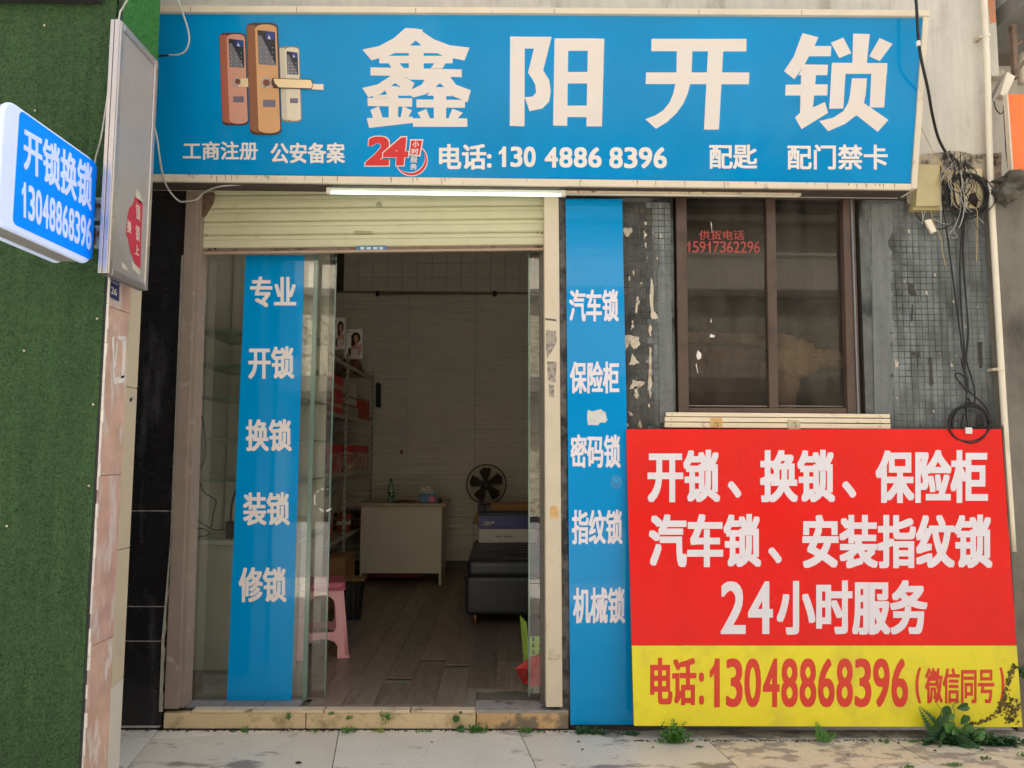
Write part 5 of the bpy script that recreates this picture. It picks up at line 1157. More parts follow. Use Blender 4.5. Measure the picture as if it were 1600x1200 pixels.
# bottle
bt = thing('water_bottle', 'clear water bottle with green cap and label on the desk', 'bottle', at(610, 784, YD+.06)); bc = at(610.5, 784, YD+.06); bc.z = zdt
bh = at(610, 748, YD+.06).z-zdt
MB().lathe([(.030, .001), (.033, .01), (.033, bh*.58), (.028, bh*.68), (.015, bh*.84), (.013, bh*.88)], bc, 18).build('body', mat('bottle_plastic', S(120, 140, 130), .12, .05, spec=.8), bt, smooth=True)
MB().lathe([(.0336, bh*.22), (.0338, bh*.52)], bc, 18).build('label_wrap', mat('bottle_label', S(46, 92, 50), .4, .5, 30, stain=S(190, 190, 180), s_scale=30, s_lo=.5, s_hi=.55), bt, smooth=True)
MB().lathe([(.016, bh*.885), (.016, bh), (.014, bh*1.005)], bc, 14).build('cap', mat('green_cap', S(52, 130, 50), .4), bt)
# tissue box
tx0, tx1 = at(655, 784, YD+.02).x, at(680, 784, YD+.02).x
tp = thing('tissue_pack', 'blue and pink tissue pack with a white tissue pulled out on the desk', 'tissue box', ((tx0+tx1)/2, YD+.08, zdt))
thh = .085
MB().box((tx0, YD+.02, zdt+.001), (tx1, YD+.13, zdt+thh)).build('pack', mat('blue_tissue_film', S(52, 120, 170), .35, .2, 12), tp, bevel=.012)
b = MB(); b.lathe([(.0, 0), (.028, 0.0), (.029, -.002)], (tx1-.03, YD+.0185, zdt+.035), 16, 'y'); b.build('pink_flower', mat('pink_print', S(220, 90, 120), .5, .2, 60), tp)
ti = blob(((tx0+tx1)/2-.005, YD+.07, zdt+thh+.018), .05, .03, .04, amp=.45, seed=21); ti.build('tissue', mat('tissue_paper', S(206, 200, 190), .8), tp, smooth=False)
cbx = at(687, 783, YD+.03); MB().lathe([(.018, 0), (.02, .045), (.016, .045), (.014, .006)], (cbx.x, YD+.05, zdt+.001), 14).build('small_cup', mat('brown_cup', S(90, 60, 44), .5), smooth=True, label='small dark brown cup at the right end of the desk', cat='cup')
kb_ = blob((at(636, 783, YD).x, YD+.06, zdt+.014), .07, .03, .013, amp=.6, seed=31); kb_.build('key_bundle', mat('brass_keys', S(170, 130, 60), .35, .5, 60, metal=.6), label='brass key bundle lying on the desk by the bottle', cat='keys')
MB().box((at(616, 783, YD).x, YD+.0, zdt+.0008), (at(625, 783, YD).x, YD+.08, zdt+.012)).build('phone', BLK, bevel=.002, label='small black phone lying beside the bottle on the desk', cat='phone')

# sofa
YS = 1.75; sx0_ = at(727, 930, YS).x; zs1 = at(780, 878, YS).z; zs0 = at(780, 962, YS).z
sf = thing('black_sofa', 'black leather sofa end with thin brass legs on the right', 'sofa', (.15, 2.3, ZF))
LE = mat('black_leather', S(36, 38, 42), .38, .15, 14, bump=.3, b_scale=60)
MB().box((sx0_, YS, zs0), (.57, 3.05, zs1-.10)).build('base', LE, sf, bevel=.03, seg=4)
MB().box((sx0_+.01, YS-.005, zs1-.115), (.57, 3.04, zs1+.015)).build('seat_cushion', LE, sf, bevel=.04, seg=5)
for k in range(7):
    y = YS+.15+k*.17; MB().tube([(sx0_+.05, y, zs1+.012), (.15, y+.01, zs1+.0165), (.55, y, zs1+.012)], .006, 6, smooth_pts=4).build('crease', LE, sf)
for (x, y) in ((sx0_+.07, YS+.06), (.5, YS+.06), (sx0_+.07, 2.95), (.5, 2.95)):
    MB().tube([(x, y, zs0+.02), (x, y, ZF)], [.014, .008], 10).build('leg', mat('brass_leg', S(176, 138, 80), .35, .1, metal=.7), sf, smooth=True)
# box on the sofa
yb_x = 3.0-.22; zt3 = zs1+.016
pxz = at(748, 850, yb_x); x0c = pxz.x; hh = at(748, 803, yb_x).z-at(748, 850, yb_x).z
pb3 = thing('product_carton', 'blue over white printed product carton on the black sofa', 'carton', (x0c+.25, yb_x+.1, zt3))
MB().box((x0c, yb_x, zt3), (x0c+.5, yb_x+.22, zt3+hh*.45)).build('white_box', mat('white_gloss_card', S(212, 204, 194), .4, .03), pb3, bevel=.002)
MB().box((x0c, yb_x-.003, zt3+hh*.455), (x0c+.5, yb_x+.22, zt3+hh*.9)).build('blue_box', mat('royal_blue_card', S(42, 48, 120), .4, .05), pb3, bevel=.002)
MB().box((x0c+.01, yb_x+.003, zt3+hh*.905), (x0c+.5, yb_x+.22, zt3+hh)).build('box_top', mat('navy_top', S(24, 26, 48), .5), pb3)
SBx = FY(yb_x-.0035)
lettering('TENHVE', SBx, (756, 815, 773, 818), WHITE, pb3, (.001, .0008), .0006); lettering('smart lock', SBx, (756, 819.5, 773, 821), WHITE, pb3, (0, 0), .0006) if False else None
for k in range(9): sheet('small_print', SBx, rects(774-12+k*1.9-8, 819.3, 774-12+k*1.9-6.8, 820.6), WHITE, pb3, .0005, .0003) if k < 8 else None
sheet('small_print', SBx, rects(779, 817.5, 800, 818.3), mat('pale_blue_print', S(110, 120, 180), .5), pb3, .0005, .0003)
SBw = FY(yb_x-.0005)
for k in range(12): 
    if k != 5: sheet('small_print', SBw, rects(774+k*2.3, 837, 775.6+k*2.3, 839.6), mat('grey_print', S(110, 104, 98), .5), pb3, .0005, .0003)
fl_ = MB().box((x0c+.10, yb_x+.30, zt3), (x0c+.52, yb_x+.48, zt3+hh+.06)); fl_.build('open_carton', BRC, bevel=.003, label='open brown carton behind the blue carton on the sofa', cat='carton')
MB().prism([FY(yb_x+.26).pt(*q) for q in [(738, 818), (744, 800), (748, 802), (748, 819)]], (0, .004, 0)).build('carton_flap', BRC, label='brown cardboard flap sticking out left of the blue carton', cat='cardboard')

# fan
yf = 3.75; fcp = at(760, 757, yf); fr_ = .195
fn = thing('floor_fan', 'black pedestal fan behind the sofa by the back wall', 'fan', (at(752, 900, yf).x, yf, ZF))
FB = mat('black_fan_plastic', S(44, 41, 40), .4)
b = MB().tube([fcp+V((fr_*cos(a*pi/24), -.0, fr_*sin(a*pi/24))) for a in range(49)], .0065, 8, cap=False); b.build('guard_rim', FB, fn, smooth=True)
b = MB()
for k in range(44):
    a = 2*pi*k/44
    b.tube([fcp+V((.04*cos(a), -.055, .04*sin(a))), fcp+V((fr_*.6*cos(a+.1), -.05, fr_*.6*sin(a+.1))), fcp+V((fr_*cos(a+.18), 0, fr_*sin(a+.18)))], .0015, 4)
b.build('front_guard', mat('guard_wire', S(84, 78, 72), .4), fn)
b = MB()
for k in range(5):
    a = 2*pi*k/5+.4; P = [fcp+V((r_*cos(a+o_), .02+dy, r_*sin(a+o_))) for r_, o_, dy in ((.035, -.3, .01), (.10, -.42, .02), (.165, -.35, .02), (.172, .1, -.005), (.15, .42, -.02), (.08, .45, -.015), (.035, .4, -.01))]
    b.prism(P, (0, .002, 0))
b.build('blade', mat('smoky_blade', S(54, 50, 46), .3), fn)
MB().lathe([(.04, -.065), (.045, -.055), (.045, -.04), (.03, .0), (.05, .06), (.06, .12), (.04, .17)], fcp, 18, 'y').build('motor_housing', FB, fn, smooth=True)
xp = at(753, 800, yf+.07).x
MB().tube([(xp, yf+.08, fcp.z-.02), (xp, yf+.08, ZF+.03)], .018, 12).build('pole', FB, fn, smooth=True)
MB().box((xp-.04, yf+.03, fcp.z-.42), (xp+.04, yf+.11, fcp.z-.20)).build('control_box', FB, fn, bevel=.008)
MB().lathe([(.17, 0), (.17, .02), (.05, .035), (.02, .05)], (xp, yf+.08, ZF), 24).build('base', FB, fn, smooth=True)

# pink stool
ysn = .86; stx = at(497, 1000, ysn+.1).x
st = thing('plastic_stool', 'pink plastic stool with a darker pink seat behind the glass door', 'stool', (stx, ysn+.16, ZF))
PK = mat('pink_plastic', S(238, 170, 172), .4, .04, 5); PKD = mat('dark_pink_plastic', S(188, 92, 110), .4, .04, 5)
cx_, cy_, hs_ = stx, ysn+.165, .44
Rz = Matrix.Rotation(R(14), 3, 'Z')
def stp(x, y, z): p = Rz @ V((x, y, z)); return V((cx_+p.x, cy_+p.y, ZF+p.z))
wt, wb = .125, .165      # half width at top/bottom
def side(kx):
    # profile panel in the local u/z plane with a big window and arch foot, at side kx (0..3)
    ang = kx*pi/2; b = MB()
    def half(z): return wt+(wb-wt)*(1-z/hs_)
    outer = []; 
    nz_ = 26
    # build by horizontal slices: solid unless inside openings
    def spans(z):
        h_ = half(z); f = [(-h_, h_)]
        def cut(f, a, c):
            out = []
            for s0, s1 in f:
                if c <= s0 or a >= s1: out.append((s0, s1)); continue
                if a > s0: out.append((s0, a))
                if c < s1: out.append((c, s1))
            return out
        if .155 < z < .375:
            ww = .078+.012*(1-(z-.155)/.22); t = (z-.155)/.22
            if t > .7: ww *= math.sqrt(max(0, 1-((t-.7)/.3)**2))*.98+.0
            if t < .06: ww *= .9
            f = cut(f, -ww, ww)
        if z < .115:
            ww = .098; t = z/.115
            if t > .6: ww *= math.sqrt(max(0, 1-((t-.6)/.4)**2))
            f = cut(f, -ww, ww)
        return f
    levels = sorted(set([i*hs_/44*.93 for i in range(45)] + [.1549, .1551, .1149, .3751]))
    for za, zb in zip(levels, levels[1:]):
        zm_ = (za+zb)/2; sp = spans(zm_); sa = spans(za+1e-5); sb = spans(zb-1e-5)
        if len(sa) != len(sp): sa = sp
        if len(sb) != len(sp): sb = sp
        for (a0, a1), (c0, c1) in zip(sa, sb):
            if a1-a0 < 1e-4 and c1-c0 < 1e-4: continue
            for th_, rev in ((0, False), (.004, True)):
                P = []
                for (u_, z_) in ((a0, za), (a1, za), (c1, zb), (c0, zb)):
                    d_ = half(z_)-th_; x_, y_ = u_, -d_
                    P.append(stp(x_*cos(ang)-y_*sin(ang), x_*sin(ang)+y_*cos(ang), z_))
                b.add(P if not rev else list(reversed(P)), [(0, 1, 2, 3)])
            for (uA, uB) in ((a0, c0), (a1, c1)):
                P = []
                for (u_, z_, th_) in ((uA, za, 0), (uB, zb, 0), (uB, zb, .004), (uA, za, .004)):
                    d_ = half(z_)-th_; x_, y_ = u_, -d_; P.append(stp(x_*cos(ang)-y_*sin(ang), x_*sin(ang)+y_*cos(ang), z_))
                b.add(P, [(0, 1, 2, 3)])
    return b
for k in range(4): side(k).build('side_frame', PK, st)
for k in range(4):   # feet and corner ribs
    sx_, sy_ = ((-1, -1), (1, -1), (1, 1), (-1, 1))[k]
    b = MB().tube([stp(sx_*(wb-.012), sy_*(wb-.012), 0), stp(sx_*(wt-.01), sy_*(wt-.01), hs_*.93)], [.016, .014], 8); b.build('leg', PK, st, smooth=True)
    b = MB(); P = [stp(sx_*(wb+.006), sy_*(wb+.006), 0), stp(sx_*(wb-.05), sy_*(wb+.006), 0), stp(sx_*(wb-.05), sy_*(wb-.05), 0), stp(sx_*(wb+.006), sy_*(wb-.05), 0)]; b.prism(P, (0, 0, .012)); b.build('foot', PK, st, bevel=.002)
P = []
for (a, c, a0) in ((1, 1, 0), (-1, 1, pi/2), (-1, -1, pi), (1, -1, 1.5*pi)):
    for k in range(6): t = a0+k*pi/10; P.append((a*(.10)+.04*cos(t), c*(.10)+.04*sin(t)))
MB().prism([stp(x, y, hs_*.93) for x, y in P], (0, 0, .038)).build('seat', PKD, st, bevel=.008, seg=3)
MB().prism([stp(x*1.03, y*1.03, hs_*.93-.012) for x, y in P], (0, 0, .011)).build('seat_rim', PKD, st, bevel=.003)

# waste bin behind the stool
yb4 = 2.0; bcx = at(548, 930, yb4).x
bn = thing('waste_bin', 'black ribbed waste bin behind the pink stool with cardboard on it', 'bin', (bcx, yb4, ZF))
b = MB(); n = 40; rings = []
hgt = at(548, 905, yb4).z-ZF
vs_ = []; lv = [(0, .075), (.02, .078), (hgt*.5, .088), (hgt-.02, .095), (hgt, .10), (hgt, .092), (.02, .07)]
for z, r_ in lv:
    for k in range(n): rr_ = r_+(.004 if k % 4 < 2 else 0)*(1 if .01 < z < hgt-.01 else 0); vs_.append(V((bcx+rr_*cos(2*pi*k/n), yb4+rr_*sin(2*pi*k/n), ZF+z)))
b.add(vs_, [(i*n+k, i*n+(k+1) % n, (i+1)*n+(k+1) % n, (i+1)*n+k) for i in range(len(lv)-1) for k in range(n)]); b.build('bin_body', mat('black_mesh_plastic', S(34, 32, 30), .4, .6, 140, stain=S(110, 106, 100), s_scale=120, s_lo=.62, s_hi=.66), bn)
MB().box((bcx-.10, yb4-.09, ZF+hgt+.001), (bcx+.11, yb4+.09, ZF+hgt+.012)).build('cardboard_sheet', BRC, bevel=.002, label='flat piece of cardboard lying on the black bin', cat='cardboard')

# glass display shelves at the left
gc = thing('glass_shelf_cabinet', 'glass display cabinet with green edged shelves behind the left glass door', 'cabinet', (-1.55, .9, ZF))
GS = glass('shelf_glass', (.80, .88, .84), 1.5, .0, .05, (.35, .45, .38))
gx1 = -1.18; gy0, gy1 = .62, 1.25
for y_px in (516, 569.5, 621, 687, 752):
    z = at(340, y_px, gy0).z
    MB().box((-1.83, gy0, z-.003), (gx1, gy1, z+.003)).build('glass_shelf', mat('shelf_edge_green', S(110, 136, 116), .2, .1), gc)
zb5 = at(330, 846, gy0).z
MB().box((-1.83, gy0, zb5-.02), (gx1, gy1, zb5+.006)).build('counter', mat('counter_white', S(200, 200, 180), .4), gc, bevel=.002)
MB().box((-1.83, gy1+.001, ZF), (gx1, gy1+.012, 2.75)).build('back_panel', mat('cabinet_back', S(222, 214, 190), .6, .12, 3, streak=.08), gc)
MB().box((-1.83, gy0+.02, ZF), (gx1, gy0+.03, zb5-.021)).build('lower_panel', mat('cabinet_lower', S(190, 184, 162), .6, .08, 3), gc)
MB().box((-1.835, gy0, ZF), (-1.80, gy0+.02, 2.75)).build('side_post', mat('green_post', S(150, 160, 138), .4), gc)
cable('adapter_cable', [(316, 650, .75), (321, 690, .72), (319, 720, .72), (312, 733, .75)], .003, BLK, 'black wire hanging on the wall between the glass shelves')
cable('adapter_cable', [(312, 755, .72), (320, 770, .70), (337, 782, .68), (334, 800, .68), (330, 824, .68)], .0032, BLK, 'black wire bent over the counter behind the left glass')
cable('adapter_cable', [(300, 840, .66), (318, 838, .66), (328, 833, .66), (316, 826, .66), (306, 826, .66), (302, 818, .66)], .003, BLK, 'black wire curled on the counter at the lower left')
cable('adapter_cable', [(306, 812, .66), (322, 822, .66), (336, 828, .66), (352, 827, .66)], .003, BLK, 'black lead plugged into the power adapter on the counter')
ad = thing('power_adapter', 'black power adapter block standing on the counter behind the glass', 'adapter', at(362, 843, .68)); 
MB().prism([FY(.66).pt(*q) for q in [(352, 815), (374, 815), (374, 843), (352, 842)]], (0, .05, 0)).build('block', BLK, ad, bevel=.003)
MB().tube([FY(.67).pt(360, 815), FY(.67).pt(362, 790), FY(.67).pt(368, 768), FY(.67).pt(374, 756)], .006, 8, smooth_pts=4).build('lead', BLK, ad, smooth=True)

# green basket and red dustpan by the right post
yg = .52; gxl = at(812, 980, yg).x
gb = thing('laundry_basket', 'lime green perforated plastic basket inside the right side of the doorway', 'basket', (gxl+.2, yg+.1, ZF))
LG = mat('lime_plastic', S(190, 232, 96), .4, .05)
# front wall as lattice with diamond holes
def lattice(o_, u_, v_, nu, nv, hole=.55):
    b = MB()
    for i in range(nu):
        for j in range(nv):
            P = [(i, j), (i+1, j), (i+1, j+1), (i, j+1)]; ctr = (i+.5, j+.5)
            O = [o_+u_*(a/nu)+v_*(c/nv) for a, c in P]
            I = [o_+u_*((ctr[0]+da)/nu)+v_*((ctr[1]+dc)/nv) for da, dc in ((-.5*hole*.8, -.4*hole), (.5*hole*.8, -.4*hole), (.12, .75*hole), (-.12, .75*hole))]
            b.add(O+I, [(0, 1, 5, 4), (1, 2, 6, 5), (2, 3, 7, 6), (3, 0, 4, 7)])
    return b
p_bl, p_tl = FY(yg).pt(819, 1035), FY(yg).pt(813, 972)
p_br, p_tr = FY(yg).pt(835, 1035), FY(yg).pt(826, 996)
b = lattice(V((p_bl.x, yg+.18, p_bl.z)), V((.03, -.18, 0)), V((-.02, 0, p_tl.z-p_bl.z)), 4, 6); b.build('side_wall', LG, gb, solid=.003)
b = lattice(V((p_bl.x+.03, yg, p_bl.z)), V((.29, .0, 0)), V((-.0, 0, (p_tr.z-p_br.z)*1.05)), 7, 4); b.build('front_wall', LG, gb, solid=.003)
MB().prism([(p_bl.x, yg+.18, ZF+.002), (p_bl.x+.06, yg, ZF+.002), (p_bl.x+.32, yg, ZF+.002), (p_bl.x+.3, yg+.2, ZF+.002)], (0, 0, p_bl.z-ZF)).build('basket_base', LG, gb)
dp = thing('dustpan', 'red plastic dustpan leaning at the lower right of the doorway', 'dustpan', at(835, 1075, .35)); DPM = mat('red_plastic', S(206, 50, 44), .4)
Sd = FY(.38)
def p3(px, py, y): return at(px, py, y)
b = MB(); b.prism([p3(805, 1045, .42), p3(828, 1028, .45), p3(850, 1020, .40), p3(852, 1075, .30), p3(817, 1067, .36)], (.0, .004, .002)); b.build('pan', DPM, dp)
b = MB(); b.prism([p3(848, 1038, .30), p3(832, 1060, .27), p3(828, 1073, .26), p3(852, 1076, .25)], (0, .004, 0)); b.build('pan_lip', DPM, dp)
b = MB(); b.prism([p3(805, 1045, .415), p3(817, 1068, .355), p3(822, 1060, .34), p3(826, 1046, .38)], (0, .003, 0)); b.build('pan_side', mat('dark_red_plastic', S(150, 34, 30), .5), dp)

# ------------------------------------------------------------------ weeds
LF = [mat('weed_green', S(72, 124, 44), .6, .3, 60), mat('weed_dark_green', S(42, 84, 40), .55, .3, 40), mat('weed_yellow_green', S(136, 162, 56), .6, .25, 60)]
STM = mat('weed_stem', S(90, 112, 52), .6)
def leaf(b, p, d, n, L_, W_):
    d = d.normalized(); s_ = d.cross(n); s_ = s_.normalized() if s_.length > 1e-5 else V((1, 0, 0)); up_ = s_.cross(d)
    mid = p+d*L_*.5; tip = p+d*L_-up_*L_*.12
    b.add([p, mid+s_*W_*.5+up_*W_*.1, tip, mid-s_*W_*.5+up_*W_*.1, mid-up_*W_*.08], [(0, 1, 4), (1, 2, 4), (2, 3, 4), (3, 0, 4)])
def weed(base, h, spread, nst, nl, ls, m, label, seed, flat=.0, droop=0):
    r_ = random.Random(seed); t = thing('weed', label, 'weed', base, group=None); base = V(base)
    b = MB(); s_ = MB()
    for i in range(nst):
        a = r_.uniform(0, 2*pi); o_ = V((r_.gauss(0, spread*.45), -abs(r_.gauss(0, .012)), 0)); p0_ = base+o_
        hh_ = h*r_.uniform(.4, 1)*(1-.5*abs(o_.x)/max(.01, spread))
        lean = V((r_.uniform(-.6, .6), r_.uniform(-.7, .05), 1)).normalized()
        if droop: lean = V((r_.uniform(-.4, .4), -.4, -1)).normalized()
        p1_ = p0_+lean*hh_; pm = (p0_+p1_)/2+V((r_.uniform(-.1, .1)*hh_, 0, hh_*.06))
        s_.tube([p0_, pm, p1_], .0009, 4)
        for k in range(nl):
            q = p0_.lerp(pm, min(1, k/nl*2)) if k < nl/2 else pm.lerp(p1_, (k/nl-.5)*2)
            dd = V((r_.uniform(-1, 1), r_.uniform(-1, .25), r_.uniform(-.3, .8))); leaf(b, q+V((0, -.001, 0)), dd, V((r_.uniform(-.3, .3), -.5, 1)).normalized(), ls*r_.uniform(.6, 1.3), ls*r_.uniform(.4, .6))
    b.build('leaves', m, t, kind='stuff'); s_.build('stems', STM, t, kind='stuff'); return t
G0 = lambda px: atz(px, 1139, .002)
def gp(px, y=-.055, z=.002): return V((at(px, 1138, y).x, y, z))
weed(gp(383), .03, .04, 8, 6, .012, LF[0], 'small weed on the pavement below the left door strip', 1)
weed((at(451, 1115, -.03).x, -.034, ZF-.02), .035, .02, 5, 6, .014, LF[0], 'tuft growing from the doorstep joint below the blue door strip', 2, droop=1)
weed((at(519, 1113, -.03).x, -.036, ZF-.018), .015, .015, 5, 5, .010, LF[0], 'tiny tuft in the doorstep joint left of the middle', 3)
weed((at(545, 1116, -.03).x, -.036, ZF-.03), .025, .014, 6, 6, .011, LF[0], 'tiny leafy tuft on the riser between two larger tufts', 4, droop=1)
weed((at(605, 1108, -.03).x, -.037, ZF-.012), .075, .024, 7, 9, .014, LF[0], 'drooping fern tuft on the middle of the doorstep', 5, droop=1)
weed(gp(548), .035, .05, 14, 8, .013, LF[0], 'green clump at the foot of the doorstep left of the middle', 6)
weed(gp(593), .018, .045, 12, 6, .010, LF[2], 'yellowish flat weeds at the foot of the doorstep', 7)
weed(gp(490), .012, .03, 6, 5, .009, LF[0], 'sparse tiny weeds at the doorstep foot near the tile joint', 8)
weed(gp(662), .012, .05, 9, 5, .009, LF[0], 'thin line of weeds below the doorstep right of the middle', 9)
weed(gp(748), .055, .06, 22, 9, .014, LF[0], 'bright green clump at the doorstep joint right of the round leaves', 10)
weed(gp(822), .035, .04, 12, 8, .012, LF[0], 'low green clump below the worn right part of the doorstep', 11)
weed(gp(845), .012, .05, 8, 6, .009, LF[1], 'thin creeping weed below the cream door post', 12)
weed(gp(912, -.075), .045, .065, 30, 10, .013, LF[1], 'dense dark green clump at the foot of the blue vertical sign', 13)
weed(gp(940, -.075), .025, .06, 18, 8, .012, LF[1], 'spreading weeds at the lower right of the blue vertical sign', 14)
weed(gp(982, -.09), .022, .05, 16, 8, .011, LF[1], 'low weeds between the blue sign and the red board', 15)
weed(gp(1052, -.19), .13, .06, 34, 14, .017, LF[0], 'tall leafy weed in front of the yellow band', 16)
weed(gp(1372, -.18), .02, .06, 10, 6, .011, LF[0], 'thin weeds at the board foot left of the big creeper', 17)
weed(gp(1425, -.18), .015, .05, 8, 6, .010, LF[0], 'sparse weeds at the foot of the yellow band', 21)
weed(gp(1505, -.20), .06, .17, 70, 12, .026, LF[1], 'dense dark weeds covering the lower right corner of the board', 18)
weed(gp(1560, -.21), .05, .13, 50, 10, .026, LF[1], 'trailing dark weeds at the foot of the concrete pier', 19)
weed(atz(1490, 1193, .002), .012, .05, 14, 6, .009, LF[0], 'small weeds in the paving joint near the bottom right', 20)
weed(atz(1540, 1184, .002), .012, .035, 10, 6, .009, LF[1], 'tiny weeds in the paving joint right of the others at the bottom right', 22)
weed(atz(1592, 1180, .002), .02, .03, 8, 6, .011, LF[0], 'small weed in the paving at the right photo edge', 23)
weed(atz(1415, 1197, .002), .010, .05, 12, 6, .009, LF[0], 'flat weeds in the paving joint at the bottom edge', 24)
weed(atz(1092, 1166, .002), .010, .012, 4, 5, .010, LF[1], 'tiny weed in the slanting paving joint below the red board', 25)
weed((at(1592, 1040, -.09).x, -.09, at(1592, 1055, -.09).z), .07, .02, 8, 8, .02, LF[1], 'weed growing on the concrete pier beside the yellow band', 26)
def fern(base, dirs, L_, label, m, seed):
    t = thing('fern', label, 'fern', base); base = V(base); r_ = random.Random(seed)
    for d in dirs:
        b = MB(); P = [base+V((d[0]*s_, -.012-d[1]*s_, d[2]*s_-.35*L_*s_*s_*abs(d[0])*4))*1 for s_ in [k/12 for k in range(13)]]
        b.tube(P, [.0014, .0005], 4)
        for k in range(2, 13):
            tt = (P[k]-P[k-1]).normalized(); w_ = L_*.30*(1-k/13)+.006
            for sg in (-1, 1):
                sd_ = tt.cross(V((0, -1, .1))).normalized()*sg; leaf(b, P[k], sd_+tt*.35, V((0, -1, .2)), w_, w_*.34)
                leaf(b, P[k]-tt*.006, sd_+tt*.3, V((0, -1, .2)), w_*.95, w_*.3)
        b.build('frond', m, t)
fern(gp(1283, -.175), [(-.035, .02, .10), (.05, .03, .055), (.0, .03, .06)], .10, 'small fern with one upright frond in front of the yellow band', LF[0], 1)
fern(gp(1470, -.18), [(-.12, .03, .20), (-.02, .05, .17), (.10, .12, .05), (.16, .13, .02), (-.07, .10, .05)], .20, 'long fern fronds rising over the phone line of the board', LF[1], 2)
cp = thing('round_leaf_creeper', 'broad leaved creeper climbing the yellow band left of the last characters', 'creeper', gp(1483, -.18))
SR2 = lambda x, y, l: SRB.pt(x, y, l)
MB().tube([gp(1480, -.19), SR2(1482, 1112, .05), SR2(1480, 1100, .045), SR2(1488, 1090, .05)], .0018, 5, smooth_pts=5).build('stem', STM, cp)
MB().tube([gp(1478, -.19), SR2(1470, 1118, .05), SR2(1462, 1105, .045), SR2(1455, 1095, .05)], .0016, 5, smooth_pts=5).build('stem', STM, cp)
LFV = [mat('creeper_leaf', S(58, 100, 48), .5, .35, 90), mat('creeper_leaf_pale', S(84, 128, 62), .5, .3, 90)]
def broad(px, py, r_, m, parent, rot=0, l=.05, S_=None):
    S_ = S_ or SRB; b = MB(); P = []; n = 28; kk = random.uniform(.5, 1.3)
    for k in range(n):
        a = 2*pi*k/n; q = 1-.30*math.exp(-((a-1.5*pi)/.35)**2)+.30*math.exp(-((a-.5*pi)/.35)**2)+(.05 if k % 2 else -.03)
        x, y = r_*q*cos(a)*.82, r_*q*sin(a)*.95; fold = abs(x)/r_
        xr_, yr_ = x*cos(rot)-y*sin(rot), x*sin(rot)+y*cos(rot)
        P.append(S_.pt(px+xr_, py+yr_, l+.016*fold*kk-.008*(y/r_)))
    ax = [(0, y) for y in (-.6, -.2, .2, .6, 1.0)]
    c_ = S_.pt(px, py, l); b.add([c_]+P, [(0, 1+k, 1+(k+1) % n) for k in range(n)]); return b.build('leaf', random.choice(LFV), parent)
for (x, y, r_, ro) in ((1491, 1116, 8.5, .2), (1494, 1099, 8, 1.2), (1462, 1103, 9, -.4), (1470, 1112, 9, .9), (1456, 1120, 10, .3), (1468, 1128, 11, -.5), (1500, 1134, 11, .4), (1478, 1136, 9, -1), (1512, 1142, 9, .8), (1450, 1132, 7, .6), (1520, 1136, 7, 1.4), (1486, 1146, 8, .1), (1534, 1142, 6, -.4)):
    broad(x, y, r_, LF[1], cp, ro, .05+random.uniform(0, .03))
rl = thing('round_leaf_plant', 'small plant with two round dark leaves on the doorstep', 'plant', gp(716)); SFp = FY(-.05)
MB().tube([gp(722, -.045), SFp.pt(718, 1126), SFp.pt(716, 1118)], .0012, 5, smooth_pts=4).build('stem', STM, rl)
broad(713, 1121, 7, LF[1], rl, .3, .01, SFp); broad(721, 1136, 7.5, LF[1], rl, 1.0, .015, SFp); broad(720, 1112, 3, LF[2], rl, 0, .005, SFp)
# fallen leaves, pebbles
DB = mat('dark_litter', S(52, 44, 38), .8, .3, 60); LB_ = mat('pale_litter', S(214, 206, 196), .8)
lit = [(466, 1192, .014, DB, 'flat dark blot on the pavement at the lower left', 'litter'), (636, 1140, .006, DB, 'dark crumb on the pavement below the doorstep', 'litter'), (675, 1160, .005, DB, 'small dark leaf bit in the middle of the pavement', 'litter'),
       (766, 1142, .007, DB, 'dark leaf bit beside the bright green clump', 'litter'), (904, 1159, .006, DB, 'dark leaf bit below the blue vertical sign', 'litter'), (910, 1171, .006, DB, 'second dark leaf bit below the blue vertical sign', 'litter'),
       (1020, 1168, .005, DB, 'dark crumb below the left part of the yellow band', 'litter'), (1404, 1161, .007, DB, 'dark pebble below the phone line of the board', 'litter'), (1461, 1173, .008, DB, 'dark brown pebble right of the other pebble', 'litter'),
       (1400, 1146, .007, LB_, 'pale paper scrap near the board foot', 'litter'), (1563, 1173, .008, LB_, 'white paper scrap at the lower right of the pavement', 'litter'), (452, 1141, .006, LB_, 'tiny white scrap at the doorstep foot', 'litter'),
       (1325, 1180, .004, DB, 'dark crumb on the worn paving stone', 'litter')]
for (x, y, r_, m, lab, cat) in lit:
    c_ = atz(x, y, .0015); b = blob((c_.x, c_.y, .003), r_, r_*.8, .0025, 10, 6, .3, x); b.build('litter', m, smooth=True, label=lab, cat=cat)
# soil line along the wall foot
so_ = MB(); rs = random.Random(9)
for k in range(900):
    px_ = rs.uniform(196, 1600); yy = -.035-abs(rs.gauss(0, .012)) - (.02 if 880 < px_ < 990 else 0) - (.13 if px_ > 990 else 0)
    p = V((at(px_, 1138, yy).x, yy, .001)); s_ = rs.uniform(.002, .008); hh_ = rs.uniform(.001, .005)
    so_.add([p+V((-s_, 0, 0)), p+V((0, -s_*.7, 0)), p+V((s_, 0, 0)), p+V((0, s_*.7, 0)), p+V((0, 0, hh_))], [(0, 1, 4), (1, 2, 4), (2, 3, 4), (3, 0, 4)])
so_.build('soil', mat('dark_soil', S(70, 60, 46), .95, .4, 60), label='line of dark soil and grit along the wall foot', cat='soil', kind='stuff')

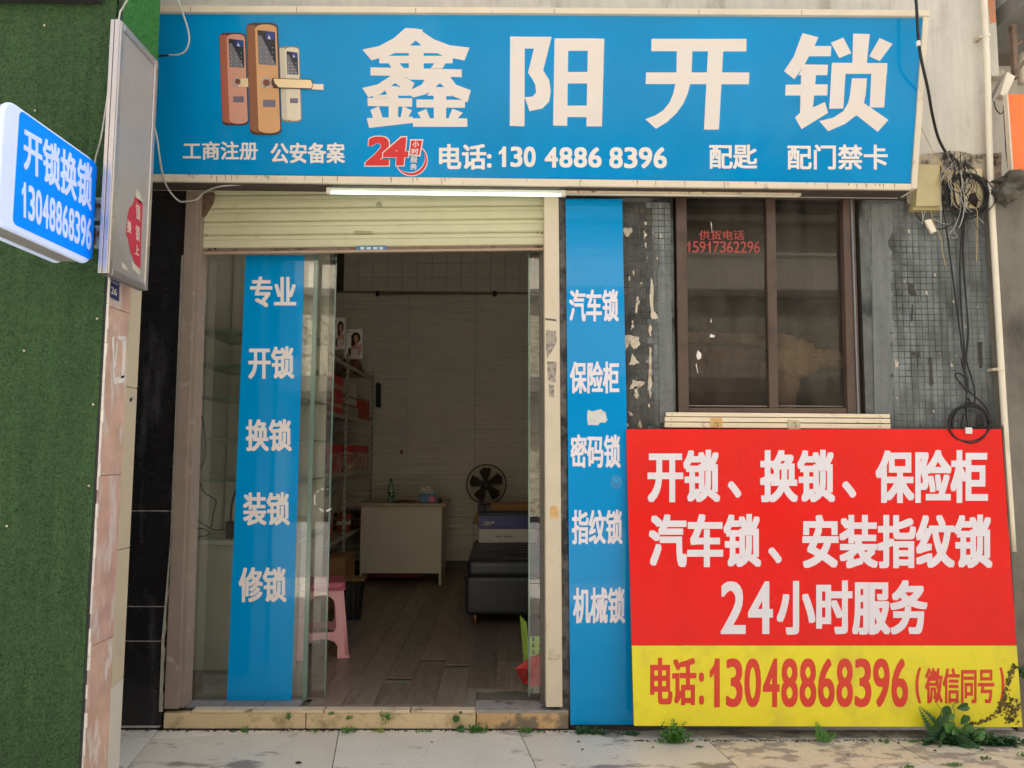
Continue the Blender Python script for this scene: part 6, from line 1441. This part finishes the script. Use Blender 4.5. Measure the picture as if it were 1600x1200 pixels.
gr_ = MB(); rg2 = random.Random(31)
for k in range(420):
    px_, py_ = rg2.uniform(200, 1600), 1200-58*rg2.random()**.8; p = atz(px_, py_, .0012)
    if p.y > -.05 or (px_ > 985 and p.y > -.16): continue
    s_ = rg2.uniform(.0008, .0030); so2 = rg2.uniform(0, 6)
    gr_.add([p+V((s_*cos(so2+a*2.1), s_*sin(so2+a*2.1), 0)) for a in range(3)]+[p+V((0, 0, s_*.7))], [(0, 1, 3), (1, 2, 3), (2, 0, 3)])
gr_.build('grit', DB, label='scattered dark grit on the pavement', cat='grit', kind='stuff')
# ------------------------------------------------------------------ opposite side of the street (seen in the glass)
ob = thing('opposite_building', 'sunlit rough rendered building across the street reflected in the glass doors', 'building', (0, -12, 0))
RUB = mat('rubble_render', S(206, 196, 168), .9, .2, 10, stain=S(110, 104, 88), s_scale=10, s_lo=.48, s_hi=.56, s_amt=.8, bump=.8, b_scale=12)
MB().box((-14, -14, 0), (14, -12, 4.6)).build('rubble_wall', RUB, ob)
MB().box((-14, -12.0, 2.55), (14, -11.4, 2.85)).build('ledge', CONC, ob)
MB().box((-14, -12.1, 4.6), (14, -11.8, 4.75)).build('coping', CONC, ob)
rlb = MB()
for k in range(120): x = -9+k*.16; rlb.box((x, -11.95, 4.75), (x+.03, -11.92, 5.5))
rlb.box((-9, -11.96, 5.5), (10.3, -11.9, 5.56)); rlb.build('balcony_bars', PVC, ob, kind='stuff')
MB().box((-14, -16, 4.76), (14, -13.5, 6.6)).build('upper_wall', mat('upper_opposite', S(220, 214, 196), .9, .1, 3), ob)
MB().box((-14, -16, 6.61), (14, -13.1, 7.0)).build('roof_slab', CONC, ob)
for (x0q, x1q, mm) in ((-7, -5, CREAM), (-4.4, -2.5, DARK_T), (-1.9, .3, CREAM), (1, 3.2, ALUG), (4, 6.5, DARK_T)):
    MB().box((x0q, -11.99, .0), (x1q, -11.9, 2.4)).build('shop_door', mm, ob, bevel=.02)

# ------------------------------------------------------------------ groups for repeats
GRP = {'weed': 'weeds along the foot of the shop front', 'fern': 'ferns at the foot of the board', 'cable': 'wires and cables on the shop front', 'cable_coil': 'cable coils on the grey wall',
       'glass_door': 'frameless glass panels of the doorway', 'litter': 'scraps on the pavement', 'stock_box': 'cartons on the steel rack', 'red_box': 'red boxes on the steel rack',
       'red_package': 'red packages on the steel rack', 'stacked_box': 'stack of boxes on the lowest rack shelf', 'picture_box': 'picture boxes on the rack top', 'tube_lamp': 'tube lamps under the sign',
       'adapter_cable': 'black wires by the glass shelves'}
for o in sc.objects:
    k = o.name.split('.')[0]
    if o.parent is None and k in GRP and o.get('label'): o['group'] = GRP[k]
